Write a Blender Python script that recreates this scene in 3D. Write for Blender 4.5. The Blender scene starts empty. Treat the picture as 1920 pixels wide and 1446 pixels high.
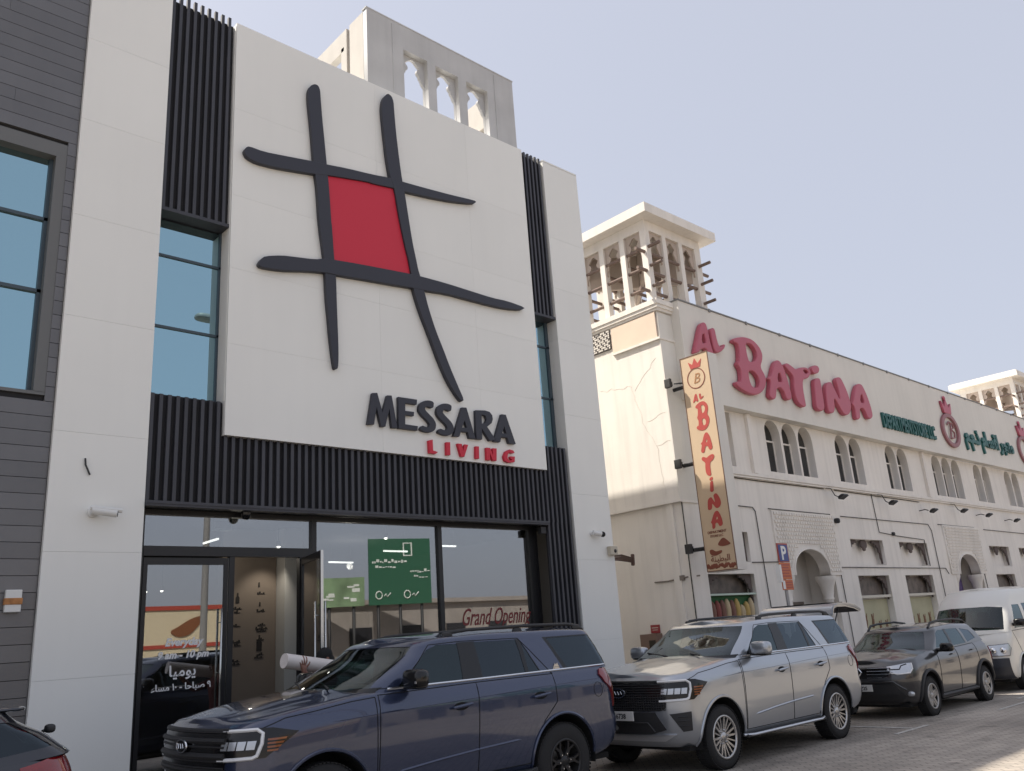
import bpy, bmesh, math, random
from math import sin, cos, pi, radians, sqrt, atan2, hypot
from mathutils import Vector, Matrix
from mathutils.bvhtree import BVHTree
random.seed(7)
SC = bpy.context.scene
COL = SC.collection

# ---------------------------------------------------------------- camera
cam_d = bpy.data.cameras.new('camera')
cam_o = bpy.data.objects.new('camera', cam_d)
COL.objects.link(cam_o)
SC.camera = cam_o
YAW, PITCH, ROLL = 0.755896883, 0.289150419, -0.0707964189
_f = Vector((sin(YAW)*cos(PITCH), cos(YAW)*cos(PITCH), sin(PITCH)))
_r = Vector((cos(YAW), -sin(YAW), 0))
_u = _r.cross(_f)
_r2 = cos(ROLL)*_r + sin(ROLL)*_u
_u2 = -sin(ROLL)*_r + cos(ROLL)*_u
cam_o.matrix_world = Matrix(((_r2.x, _u2.x, -_f.x, 0), (_r2.y, _u2.y, -_f.y, 0), (_r2.z, _u2.z, -_f.z, 1.87), (0, 0, 0, 1)))
cam_d.sensor_width = 36
cam_d.lens = 36*1579.17/1920
cam_d.clip_start = 0.05
cam_d.clip_end = 3000

# ---------------------------------------------------------------- sky and sun
SUN_TO = Vector((-0.463, 0.603, 1.0)).normalized()
w = bpy.data.worlds.new('World'); SC.world = w; w.use_nodes = True
nt = w.node_tree; nt.nodes.clear()
wo = nt.nodes.new('ShaderNodeOutputWorld'); bg = nt.nodes.new('ShaderNodeBackground')
sky = nt.nodes.new('ShaderNodeTexSky'); sky.sky_type = 'NISHITA'; sky.sun_disc = False
sky.sun_elevation = math.asin(SUN_TO.z)
sky.sun_rotation = atan2(SUN_TO.x, SUN_TO.y)
sky.air_density = 1.0; sky.dust_density = 4.5; sky.ozone_density = 1.0
hz = nt.nodes.new('ShaderNodeMixRGB'); hz.blend_type = 'MIX'
hz.inputs[0].default_value = 0.64
hz.inputs[2].default_value = (5.62, 5.80, 6.6, 1)      # milky desert dust veil over the whole sky
nt.links.new(sky.outputs[0], hz.inputs[1])
nt.links.new(hz.outputs[0], bg.inputs[0])
bg.inputs[1].default_value = 0.085
nt.links.new(bg.outputs[0], wo.inputs[0])
sd = bpy.data.lights.new('sun', 'SUN'); sd.energy = 4.2; sd.angle = radians(0.7); sd.color = (1.0, 0.93, 0.82)
so = bpy.data.objects.new('sun', sd); COL.objects.link(so)
so.rotation_euler = SUN_TO.to_track_quat('Z', 'Y').to_euler()
so.location = (-20, 30, 50)
SC.view_settings.view_transform = 'Standard'
SC.view_settings.look = 'None'
SC.view_settings.exposure = 0.72
SC.view_settings.gamma = 1.0
SC.render.film_transparent = False
SC.cycles.use_denoising = True
SC.cycles.max_bounces = 8
SC.cycles.transparent_max_bounces = 16
SC.cycles.caustics_reflective = False
SC.cycles.caustics_refractive = False

# ---------------------------------------------------------------- materials
MATS = {}
def srgb(r, g, b):
    return tuple(((c/255)/12.92 if c/255 <= 0.04045 else ((c/255+0.055)/1.055)**2.4) for c in (r, g, b))
def mat(name, col, rough=0.6, metal=0.0, var=0.0, vscale=2.0, bump=0.0, bscale=40.0, coat=0.0, spec=None, emit=None, es=1.0, streak=0.0, isl=0.0):
    if name in MATS: return MATS[name]
    m = bpy.data.materials.new(name); m.use_nodes = True
    n = m.node_tree.nodes; l = m.node_tree.links
    b = n['Principled BSDF']
    b.inputs['Base Color'].default_value = (*col, 1)
    b.inputs['Roughness'].default_value = rough
    b.inputs['Metallic'].default_value = metal
    if coat: b.inputs['Coat Weight'].default_value = coat; b.inputs['Coat Roughness'].default_value = 0.03
    if spec is not None: b.inputs['Specular IOR Level'].default_value = spec
    if emit: b.inputs['Emission Color'].default_value = (*emit, 1); b.inputs['Emission Strength'].default_value = es
    tc = None
    if var or bump or streak:
        tc = n.new('ShaderNodeTexCoord')
    if isl and not var: var = 0.001
    if var or bump or streak: tc = tc or n.new('ShaderNodeTexCoord')
    if var or streak:
        tx = n.new('ShaderNodeTexNoise'); tx.inputs['Scale'].default_value = vscale; tx.inputs['Detail'].default_value = 6
        l.new(tc.outputs['Object'], tx.inputs['Vector'])
        cr = n.new('ShaderNodeMapRange'); cr.inputs[1].default_value = 0.3; cr.inputs[2].default_value = 0.7
        cr.inputs[3].default_value = 1-var; cr.inputs[4].default_value = 1+var
        l.new(tx.outputs[0], cr.inputs[0])
        out = cr.outputs[0]
        if streak:      # faint vertical dirt runs
            mp = n.new('ShaderNodeMapping'); mp.inputs['Scale'].default_value = (5, 5, 0.35)
            l.new(tc.outputs['Object'], mp.inputs[0])
            t2 = n.new('ShaderNodeTexNoise'); t2.inputs['Scale'].default_value = 1.0; t2.inputs['Detail'].default_value = 5
            l.new(mp.outputs[0], t2.inputs['Vector'])
            c2 = n.new('ShaderNodeMapRange'); c2.inputs[1].default_value = 0.45; c2.inputs[2].default_value = 0.75
            c2.inputs[3].default_value = 1.0; c2.inputs[4].default_value = 1-streak
            l.new(t2.outputs[0], c2.inputs[0])
            mu = n.new('ShaderNodeMath'); mu.operation = 'MULTIPLY'
            l.new(out, mu.inputs[0]); l.new(c2.outputs[0], mu.inputs[1]); out = mu.outputs[0]
        if isl:
            ge = n.new('ShaderNodeNewGeometry'); c3 = n.new('ShaderNodeMapRange'); c3.inputs[3].default_value = 1-isl; c3.inputs[4].default_value = 1+isl
            l.new(ge.outputs['Random Per Island'], c3.inputs[0])
            m3 = n.new('ShaderNodeMath'); m3.operation = 'MULTIPLY'; l.new(out, m3.inputs[0]); l.new(c3.outputs[0], m3.inputs[1]); out = m3.outputs[0]
        mx = n.new('ShaderNodeVectorMath'); mx.operation = 'SCALE'
        mx.inputs[0].default_value = col
        l.new(out, mx.inputs['Scale']); l.new(mx.outputs[0], b.inputs['Base Color'])
    if bump:
        tb = n.new('ShaderNodeTexNoise'); tb.inputs['Scale'].default_value = bscale; tb.inputs['Detail'].default_value = 4
        l.new(tc.outputs['Object'], tb.inputs['Vector'])
        bp = n.new('ShaderNodeBump'); bp.inputs['Strength'].default_value = bump; bp.inputs['Distance'].default_value = 0.02
        l.new(tb.outputs[0], bp.inputs['Height']); l.new(bp.outputs[0], b.inputs['Normal'])
    MATS[name] = m
    return m
def glass(name, tint, refl_tint=(1, 1, 1), lo=0.06, hi=0.9, rough=0.0, wav=0.0):
    """thin sheet: tinted see-through plus mirror reflection that grows towards grazing"""
    if name in MATS: return MATS[name]
    m = bpy.data.materials.new(name); m.use_nodes = True
    n = m.node_tree.nodes; l = m.node_tree.links; n.clear()
    o = n.new('ShaderNodeOutputMaterial'); mx = n.new('ShaderNodeMixShader')
    t = n.new('ShaderNodeBsdfTransparent'); t.inputs[0].default_value = (*tint, 1)
    g = n.new('ShaderNodeBsdfGlossy'); g.inputs[0].default_value = (*refl_tint, 1); g.inputs['Roughness'].default_value = rough
    lw = n.new('ShaderNodeLayerWeight'); lw.inputs[0].default_value = 0.5
    pw = n.new('ShaderNodeMath'); pw.operation = 'POWER'; pw.inputs[1].default_value = 3.0
    mr = n.new('ShaderNodeMapRange'); mr.inputs[3].default_value = lo; mr.inputs[4].default_value = hi
    l.new(lw.outputs['Facing'], pw.inputs[0]); l.new(pw.outputs[0], mr.inputs[0]); l.new(mr.outputs[0], mx.inputs[0])
    l.new(t.outputs[0], mx.inputs[1]); l.new(g.outputs[0], mx.inputs[2]); l.new(mx.outputs[0], o.inputs[0])
    if wav:
        tc = n.new('ShaderNodeTexCoord'); tb = n.new('ShaderNodeTexNoise'); tb.inputs['Scale'].default_value = 0.6
        l.new(tc.outputs['Object'], tb.inputs['Vector'])
        bp = n.new('ShaderNodeBump'); bp.inputs['Strength'].default_value = wav; bp.inputs['Distance'].default_value = 0.02
        l.new(tb.outputs[0], bp.inputs['Height']); l.new(bp.outputs[0], g.inputs['Normal'])
    MATS[name] = m
    return m

# ---------------------------------------------------------------- objects
def tagp(o, label=None, cat=None, group=None, kind=None):
    if label: o['label'] = label
    if cat: o['category'] = cat
    if group: o['group'] = group
    if kind: o['kind'] = kind
    return o
def thing(name, label, cat, loc=(0, 0, 0), group=None, rotz=0):
    o = bpy.data.objects.new(name, None); COL.objects.link(o)
    o.location = loc; o.rotation_euler = (0, 0, rotz); o.empty_display_size = 0.2
    return tagp(o, label, cat, group)
def worldloc(o):
    v = Vector((0, 0, 0))
    while o is not None:
        v += o.location; o = o.parent
    return v
def obj(name, bm, mats, parent=None, smooth=False, world=True, angle=35, loc=None):
    """link a bmesh as one mesh object; vertices are given in world space when world=True"""
    if not isinstance(mats, (list, tuple)): mats = [mats]
    off = Vector((0, 0, 0))
    if loc is not None: off = Vector(loc)
    elif parent is not None: off = worldloc(parent)
    if world and off.length: bmesh.ops.translate(bm, vec=-off, verts=bm.verts)
    me = bpy.data.meshes.new(name)
    bm.normal_update()
    bm.to_mesh(me); bm.free()
    for m in mats: me.materials.append(m)
    o = bpy.data.objects.new(name, me); COL.objects.link(o)
    if loc is not None: o.location = loc
    if parent is not None: o.parent = parent
    if smooth:
        for p in me.polygons: p.use_smooth = True
        try: me.set_sharp_from_angle(angle=radians(angle))
        except Exception: pass
    return o
def NB(): return bmesh.new()
def bx(bm, x0, x1, y0, y1, z0, z1, mi=0):
    vs = [bm.verts.new(p) for p in ((x0, y0, z0), (x1, y0, z0), (x1, y1, z0), (x0, y1, z0), (x0, y0, z1), (x1, y0, z1), (x1, y1, z1), (x0, y1, z1))]
    for f in ((0, 3, 2, 1), (4, 5, 6, 7), (0, 1, 5, 4), (1, 2, 6, 5), (2, 3, 7, 6), (3, 0, 4, 7)):
        bm.faces.new([vs[i] for i in f]).material_index = mi
    return bm
def box(x0, x1, y0, y1, z0, z1, bev=0.0):
    bm = NB(); bx(bm, x0, x1, y0, y1, z0, z1)
    if bev: bmesh.ops.bevel(bm, geom=list(bm.edges), offset=bev, segments=2, affect='EDGES', profile=0.6)
    return bm
def frame(mat3, pts): return [mat3 @ Vector(p) for p in pts]
def tube(bm, pts, r, n=10, cap=True, mi=0):
    """round bar along a polyline; r may be a list"""
    P = [Vector(p) for p in pts]; R = r if isinstance(r, (list, tuple)) else [r]*len(P)
    rings = []; up = None
    for i, p in enumerate(P):
        d = ((P[i]-P[i-1]).normalized() if i else Vector((0, 0, 0))) + ((P[i+1]-P[i]).normalized() if i < len(P)-1 else Vector((0, 0, 0)))
        if d.length < 1e-6: d = P[min(i+1, len(P)-1)]-P[max(i-1, 0)]
        d.normalize()
        if up is None:
            up = Vector((0, 0, 1)) if abs(d.z) < 0.9 else Vector((1, 0, 0))
        a = d.cross(up)
        if a.length < 1e-4: a = d.orthogonal()
        a.normalize(); b = d.cross(a).normalized(); up = -b if False else a.cross(d)
        rings.append([bm.verts.new(p + R[i]*(cos(2*pi*k/n)*a + sin(2*pi*k/n)*b)) for k in range(n)])
    for i in range(len(rings)-1):
        for k in range(n):
            f = bm.faces.new((rings[i][k], rings[i][(k+1) % n], rings[i+1][(k+1) % n], rings[i+1][k])); f.material_index = mi; f.smooth = True
    if cap:
        for rg in (list(reversed(rings[0])), rings[-1]):
            try: bm.faces.new(rg).material_index = mi
            except ValueError: pass
    return bm
def lathe(bm, prof, c=(0, 0, 0), ax='z', n=24, mi=0, close=False):
    """revolve profile [(r, h)] about an axis through c"""
    rings = []
    for r, h in prof:
        ring = []
        for k in range(n):
            a = 2*pi*k/n; u, v = r*cos(a), r*sin(a)
            p = {'z': (u, v, h), 'y': (u, h, v), 'x': (h, u, v)}[ax]
            ring.append(bm.verts.new((c[0]+p[0], c[1]+p[1], c[2]+p[2])))
        rings.append(ring)
    m = len(rings)
    for i in range(m if close else m-1):
        A, B = rings[i], rings[(i+1) % m]
        for k in range(n):
            try:
                f = bm.faces.new((A[k], A[(k+1) % n], B[(k+1) % n], B[k])); f.material_index = mi; f.smooth = True
            except ValueError: pass
    bmesh.ops.remove_doubles(bm, verts=[v for rg in rings for v in rg], dist=1e-6)
    return bm
def prism(bm, poly, y0, y1, plane='xz', mi=0):
    """extrude a 2-D outline: plane xz -> along y, yz -> along x, xy -> along z"""
    def P(a, b, h): return {'xz': (a, h, b), 'yz': (h, a, b), 'xy': (a, b, h)}[plane]
    A = [bm.verts.new(P(a, b, y0)) for a, b in poly]; B = [bm.verts.new(P(a, b, y1)) for a, b in poly]
    n = len(poly); fs = []
    fs.append(bm.faces.new(A)); fs.append(bm.faces.new(list(reversed(B))))
    for i in range(n): fs.append(bm.faces.new((A[i], B[i], B[(i+1) % n], A[(i+1) % n])))
    for f in fs: f.material_index = mi
    bmesh.ops.recalc_face_normals(bm, faces=fs)
    return bm
def smooth_loop(pts, it=2):
    for _ in range(it):
        q = []
        n = len(pts)
        for i in range(n):
            a, b = pts[i], pts[(i+1) % n]
            q.append((a[0]*.78+b[0]*.22, a[1]*.78+b[1]*.22)); q.append((a[0]*.22+b[0]*.78, a[1]*.22+b[1]*.78))
        pts = q
    return pts
def filled(loops, depth, bevel=0.0, slim=0.0):
    """2-D outlines with holes -> solid slab mesh centred on z=0 in its own xy plane (as bmesh)"""
    cu = bpy.data.curves.new('outline', 'CURVE'); cu.dimensions = '2D'; cu.fill_mode = 'BOTH'
    cu.extrude = depth/2 - bevel; cu.bevel_depth = bevel; cu.bevel_resolution = 2
    if bevel: cu.offset = -bevel-slim
    for lp in loops:
        s = cu.splines.new('POLY'); s.points.add(len(lp)-1)
        for i, p in enumerate(lp): s.points[i].co = (p[0], p[1], 0, 1)
        s.use_cyclic_u = True
    o = bpy.data.objects.new('outline', cu); COL.objects.link(o)
    dg = bpy.context.evaluated_depsgraph_get()
    me = bpy.data.meshes.new_from_object(o.evaluated_get(dg))
    bm = NB(); bm.from_mesh(me)
    bpy.data.objects.remove(o); bpy.data.curves.remove(cu); bpy.data.meshes.remove(me)
    return bm
def text_bm(body, size, depth=0.01, bold=0.0, sx=1.0, shear=0.0, spacing=1.0, align='CENTER'):
    cu = bpy.data.curves.new('lettering', 'FONT'); cu.body = body; cu.size = size; cu.extrude = depth/2; cu.offset = bold
    cu.align_x = align; cu.space_character = spacing; cu.shear = shear; cu.resolution_u = 3
    o = bpy.data.objects.new('lettering', cu); COL.objects.link(o)
    dg = bpy.context.evaluated_depsgraph_get()
    me = bpy.data.meshes.new_from_object(o.evaluated_get(dg))
    bm = NB(); bm.from_mesh(me)
    bpy.data.objects.remove(o); bpy.data.curves.remove(cu); bpy.data.meshes.remove(me)
    if sx != 1.0: bmesh.ops.scale(bm, vec=(sx, 1, 1), verts=bm.verts)
    return bm
def stand(bm, yc, facing='-y'):
    """turn an xy-plane slab upright: xy -> xz, its front towards -y"""
    for v in bm.verts:
        x, y, z = v.co
        v.co = (x, yc - z, y) if facing == '-y' else (x, y, z)
    return bm
def onwall_x(bm, xc):
    """xy-plane slab put on a wall that faces -x: local x runs towards -y, local y is up"""
    for v in bm.verts:
        x, y, z = v.co
        v.co = (xc - z, -x, y)
    return bm
def move(bm, x=0, y=0, z=0):
    bmesh.ops.translate(bm, vec=(x, y, z), verts=bm.verts); return bm
def fit_box(bm, x0, x1, y0, y1):
    xs = [v.co.x for v in bm.verts]; ys = [v.co.y for v in bm.verts]
    a, b, c, d = min(xs), max(xs), min(ys), max(ys)
    for v in bm.verts:
        v.co.x = x0 + (v.co.x-a)/(b-a)*(x1-x0); v.co.y = y0 + (v.co.y-c)/(d-c)*(y1-y0)
    return bm
def wall_holes(bm, x0, x1, z0, z1, y, depth, holes, mi=0):
    """wall sheet facing -y at y with rectangular holes and reveals of given depth; gridded"""
    xs = sorted(set([x0, x1]+[v for h in holes for v in (h[0], h[1])])); zs = sorted(set([z0, z1]+[v for h in holes for v in (h[2], h[3])]))
    xs = [v for v in xs if x0 <= v <= x1]; zs = [v for v in zs if z0 <= v <= z1]
    vs = {}
    def V(x, z):
        if (x, z) not in vs: vs[(x, z)] = bm.verts.new((x, y, z))
        return vs[(x, z)]
    for i in range(len(xs)-1):
        for j in range(len(zs)-1):
            cx, cz = (xs[i]+xs[i+1])/2, (zs[j]+zs[j+1])/2
            if any(h[0] < cx < h[1] and h[2] < cz < h[3] for h in holes): continue
            f = bm.faces.new((V(xs[i], zs[j]), V(xs[i+1], zs[j]), V(xs[i+1], zs[j+1]), V(xs[i], zs[j+1]))); f.material_index = mi
    for h in holes:
        d = h[4] if len(h) > 4 else depth
        a, b, c, e = h[:4]
        q = [(a, c), (b, c), (b, e), (a, e)]
        F = [bm.verts.new((p[0], y, p[1])) for p in q]; B = [bm.verts.new((p[0], y+d, p[1])) for p in q]
        for i in range(4): bm.faces.new((F[i], B[i], B[(i+1) % 4], F[(i+1) % 4])).material_index = mi
    return bm
def copy_tree(o, parent=None):
    c = o.copy(); COL.objects.link(c)
    if parent is not None: c.parent = parent
    for ch in list(o.children): copy_tree(ch, c)
    return c
# shared small materials
M_TYRE = mat('tyre rubber', (0.018, 0.018, 0.019), 0.85, bump=0.3, bscale=60)
M_TRIM = mat('black plastic trim', (0.022, 0.022, 0.024), 0.55, bump=0.15, bscale=300)
M_GLOSS = mat('gloss black', (0.006, 0.006, 0.007), 0.18)
M_CHROME = mat('bright trim', (0.75, 0.76, 0.78), 0.18, 1.0)
M_SATIN = mat('satin bright trim', (0.62, 0.63, 0.66), 0.32, 0.9)
M_LAMP = mat('lamp reflector', (0.55, 0.57, 0.6), 0.25, 0.6)
M_LENS = glass('clear lens', (0.93, 0.94, 0.95), lo=0.08)
M_RED = mat('red lamp', (0.20, 0.008, 0.012), 0.12, coat=1.0)
M_REDD = mat('dark red lamp', (0.09, 0.005, 0.008), 0.15, coat=1.0)
M_AMBER = mat('amber lamp', (0.24, 0.065, 0.015), 0.2, coat=0.6)
M_WHITELAMP = mat('white light guide', (0.78, 0.79, 0.8), 0.25)
M_SEAT = mat('seat leather', (0.035, 0.034, 0.036), 0.6)
M_DASH = mat('dashboard', (0.02, 0.02, 0.022), 0.7)
M_PLATE = mat('number plate', (0.72, 0.72, 0.7), 0.4)
M_PLTXT = mat('plate lettering', (0.02, 0.02, 0.025), 0.5)
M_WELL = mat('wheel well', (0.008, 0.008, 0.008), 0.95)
G_DARK = glass('tinted car glass', (0.07, 0.09, 0.10), (0.62, 0.74, 0.84), lo=0.07, hi=0.75)
G_WIND = glass('windscreen glass', (0.32, 0.47, 0.40), (0.85, 0.92, 0.95), lo=0.06, hi=0.72)
G_SIDE = glass('front side glass', (0.17, 0.22, 0.22), (0.62, 0.76, 0.82), lo=0.07, hi=0.75)

def superell(bm, c, r, e=0.6, nu=18, nv=12, mi=0, shear=0):
    """soft box: superellipsoid"""
    f = lambda w_, m_: (abs(w_)**m_)*(1 if w_ >= 0 else -1)
    rings = []
    for j in range(nv+1):
        b = -pi/2+pi*j/nv; ring = []
        for i in range(nu):
            a = 2*pi*i/nu
            x = r[0]*f(cos(b), e)*f(cos(a), e); y = r[1]*f(cos(b), e)*f(sin(a), e); z = r[2]*f(sin(b), e)
            ring.append(bm.verts.new((c[0]+x+shear*z, c[1]+y, c[2]+z)))
        rings.append(ring)
    for A, B in zip(rings, rings[1:]):
        for i in range(nu):
            g = bm.faces.new((A[i], A[(i+1) % nu], B[(i+1) % nu], B[i])); g.smooth = True; g.material_index = mi
    bmesh.ops.remove_doubles(bm, verts=[v for rg in rings for v in rg], dist=1e-5)
    return bm


def lining(bm, off, zmin=None):
    """dark inner skin of a cut body shell"""
    n = bm.copy(); n.normal_update()
    for v in n.verts: v.co = v.co - v.normal*off
    if zmin is not None:
        bmesh.ops.delete(n, geom=[f for f in n.faces if f.calc_center_median().z < zmin], context='FACES')
    for f in n.faces: f.material_index = 0
    bmesh.ops.reverse_faces(n, faces=list(n.faces))
    return n
EMBLEM={'stroke_v1':[(6.736,11.883),(6.645,11.805),(6.6,11.686),(6.596,11.508),(6.63,11.152),(6.666,10.821),(6.707,10.264),(6.738,10.003),(6.779,9.727),(6.822,9.035),(6.914,8.403),(6.933,8.134),(6.95,7.692),(6.988,7.319),(7.016,6.986),(7.072,6.55),(7.101,6.407),(7.131,6.399),(7.171,6.428),(7.183,6.606),(7.182,6.886),(7.166,7.357),(7.159,7.624),(7.147,8.129),(7.113,8.456),(7.091,8.811),(7.072,9.09),(7.062,9.139),(7.028,9.706),(6.999,10.052),(6.975,10.297),(6.929,10.794),(6.888,11.213),(6.857,11.62),(6.847,11.794),(6.809,11.877)],'stroke_v2':[(8.356,12.38),(8.261,12.255),(8.213,12.12),(8.199,11.912),(8.237,11.428),(8.285,10.906),(8.349,10.493),(8.445,10.285),(8.528,9.717),(8.647,9.131),(8.716,8.884),(8.768,8.576),(8.809,8.247),(8.946,7.838),(9.142,7.4),(9.359,6.883),(9.536,6.543),(9.72,6.306),(9.838,6.194),(9.904,6.24),(9.781,6.478),(9.603,6.841),(9.472,7.15),(9.295,7.534),(9.146,7.965),(9.064,8.286),(8.98,8.576),(8.937,8.705),(8.894,8.931),(8.831,9.219),(8.75,9.786),(8.689,10.246),(8.639,10.495),(8.584,10.941),(8.527,11.541),(8.497,12.061),(8.492,12.238),(8.448,12.348)],'stroke_h1':[(5.399,9.963),(5.43,10.047),(5.488,10.095),(5.75,10.087),(6.134,10.148),(6.697,10.243),(6.979,10.278),(7.378,10.345),(7.97,10.414),(8.349,10.481),(8.639,10.495),(9.06,10.528),(9.844,10.601),(10.483,10.68),(10.533,10.657),(10.446,10.585),(9.835,10.446),(9.325,10.368),(8.678,10.29),(8.445,10.285),(7.966,10.218),(7.868,10.222),(7.419,10.144),(6.999,10.063),(6.738,9.993),(6.373,9.927),(5.982,9.859),(5.642,9.828),(5.456,9.869)],'stroke_h2':[(5.688,7.975),(5.737,8.071),(5.808,8.142),(6.103,8.235),(6.35,8.272),(6.742,8.328),(6.914,8.393),(7.129,8.421),(7.574,8.467),(8.156,8.515),(8.758,8.563),(9.004,8.571),(9.603,8.577),(10.258,8.556),(10.778,8.54),(11.236,8.564),(11.729,8.529),(11.607,8.448),(11.22,8.387),(10.792,8.361),(10.11,8.354),(9.642,8.356),(9.064,8.297),(8.775,8.281),(8.147,8.224),(7.72,8.191),(7.147,8.138),(6.912,8.125),(6.584,8.068),(6.238,7.986),(6.013,7.948),(5.739,7.924)],'red':[(6.926,10.132),(8.552,10.393),(8.855,8.491),(7.025,8.314)]}
LET_BIG=[['M',0,[[(7.747,5.512),(7.86,6.09),(7.958,6.107),(8.059,5.766),(8.168,6.091),(8.26,6.1),(8.364,5.519),(8.246,5.508),(8.206,5.847),(8.111,5.516),(8.022,5.506),(7.939,5.844),(7.878,5.525)]]],['E',0,[[(8.403,6.096),(8.813,6.101),(8.801,6.006),(8.549,6.001),(8.543,5.856),(8.737,5.86),(8.728,5.784),(8.538,5.782),(8.532,5.607),(8.81,5.605),(8.795,5.52),(8.388,5.517)]]],['S',1,[[(9.199,6.105),(9.178,5.998),(9.134,5.984),(9.047,6.009),(8.993,5.982),(8.983,5.932),(9.06,5.869),(9.183,5.778),(9.231,5.678),(9.196,5.576),(9.101,5.52),(8.994,5.51),(8.842,5.544),(8.903,5.635),(8.998,5.605),(9.061,5.626),(9.079,5.676),(9.014,5.741),(8.893,5.823),(8.835,5.913),(8.863,6.022),(8.963,6.101),(9.092,6.127)]]],['S',1,[[(9.615,6.098),(9.592,5.99),(9.547,5.976),(9.457,6.003),(9.401,5.977),(9.39,5.926),(9.469,5.86),(9.595,5.765),(9.644,5.662),(9.607,5.56),(9.509,5.504),(9.398,5.496),(9.241,5.534),(9.305,5.624),(9.403,5.593),(9.468,5.612),(9.488,5.663),(9.421,5.731),(9.296,5.816),(9.237,5.909),(9.267,6.019),(9.371,6.098),(9.504,6.122)]]],['A',0,[[(9.618,5.503),(9.862,6.093),(9.968,6.102),(10.154,5.51),(10.001,5.504),(9.971,5.618),(9.804,5.616),(9.762,5.515)],[(9.908,5.841),(9.955,5.7),(9.836,5.698)]]],['R',0,[[(10.191,6.08),(10.432,6.106),(10.552,6.091),(10.614,6.03),(10.623,5.953),(10.585,5.87),(10.462,5.782),(10.674,5.541),(10.512,5.507),(10.327,5.729),(10.321,5.516),(10.175,5.509)],[(10.342,6.013),(10.435,6.002),(10.462,5.933),(10.424,5.86),(10.332,5.828)]]],['A',0,[[(10.616,5.507),(10.866,6.084),(10.974,6.087),(11.189,5.513),(11.009,5.506),(10.973,5.618),(10.819,5.62),(10.778,5.51)],[(10.914,5.847),(10.958,5.699),(10.849,5.697)]]]]
LET_RED=[['L',0,[[(9.045,5.367),(9.139,5.393),(9.137,5.192),(9.249,5.171),(9.188,5.13),(9.052,5.134)]]],['I',0,[[(9.449,5.376),(9.54,5.385),(9.533,5.14),(9.441,5.134)]]],['V',0,[[(9.712,5.378),(9.815,5.381),(9.842,5.246),(9.888,5.38),(9.971,5.378),(9.861,5.138),(9.785,5.135)]]],['I',0,[[(10.156,5.37),(10.235,5.372),(10.224,5.133),(10.139,5.129)]]],['N',0,[[(10.418,5.368),(10.517,5.371),(10.578,5.231),(10.583,5.373),(10.683,5.377),(10.662,5.131),(10.567,5.126),(10.502,5.272),(10.502,5.127),(10.41,5.126)]]],['G',0,[[(11.123,5.378),(11.021,5.389),(10.915,5.341),(10.854,5.239),(10.875,5.149),(10.974,5.12),(11.136,5.149),(11.151,5.259),(11.027,5.252),(11.027,5.204),(11.068,5.2),(11.061,5.179),(10.989,5.166),(10.95,5.207),(10.967,5.289),(11.02,5.329),(11.071,5.316),(11.149,5.332)]]]]
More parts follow.
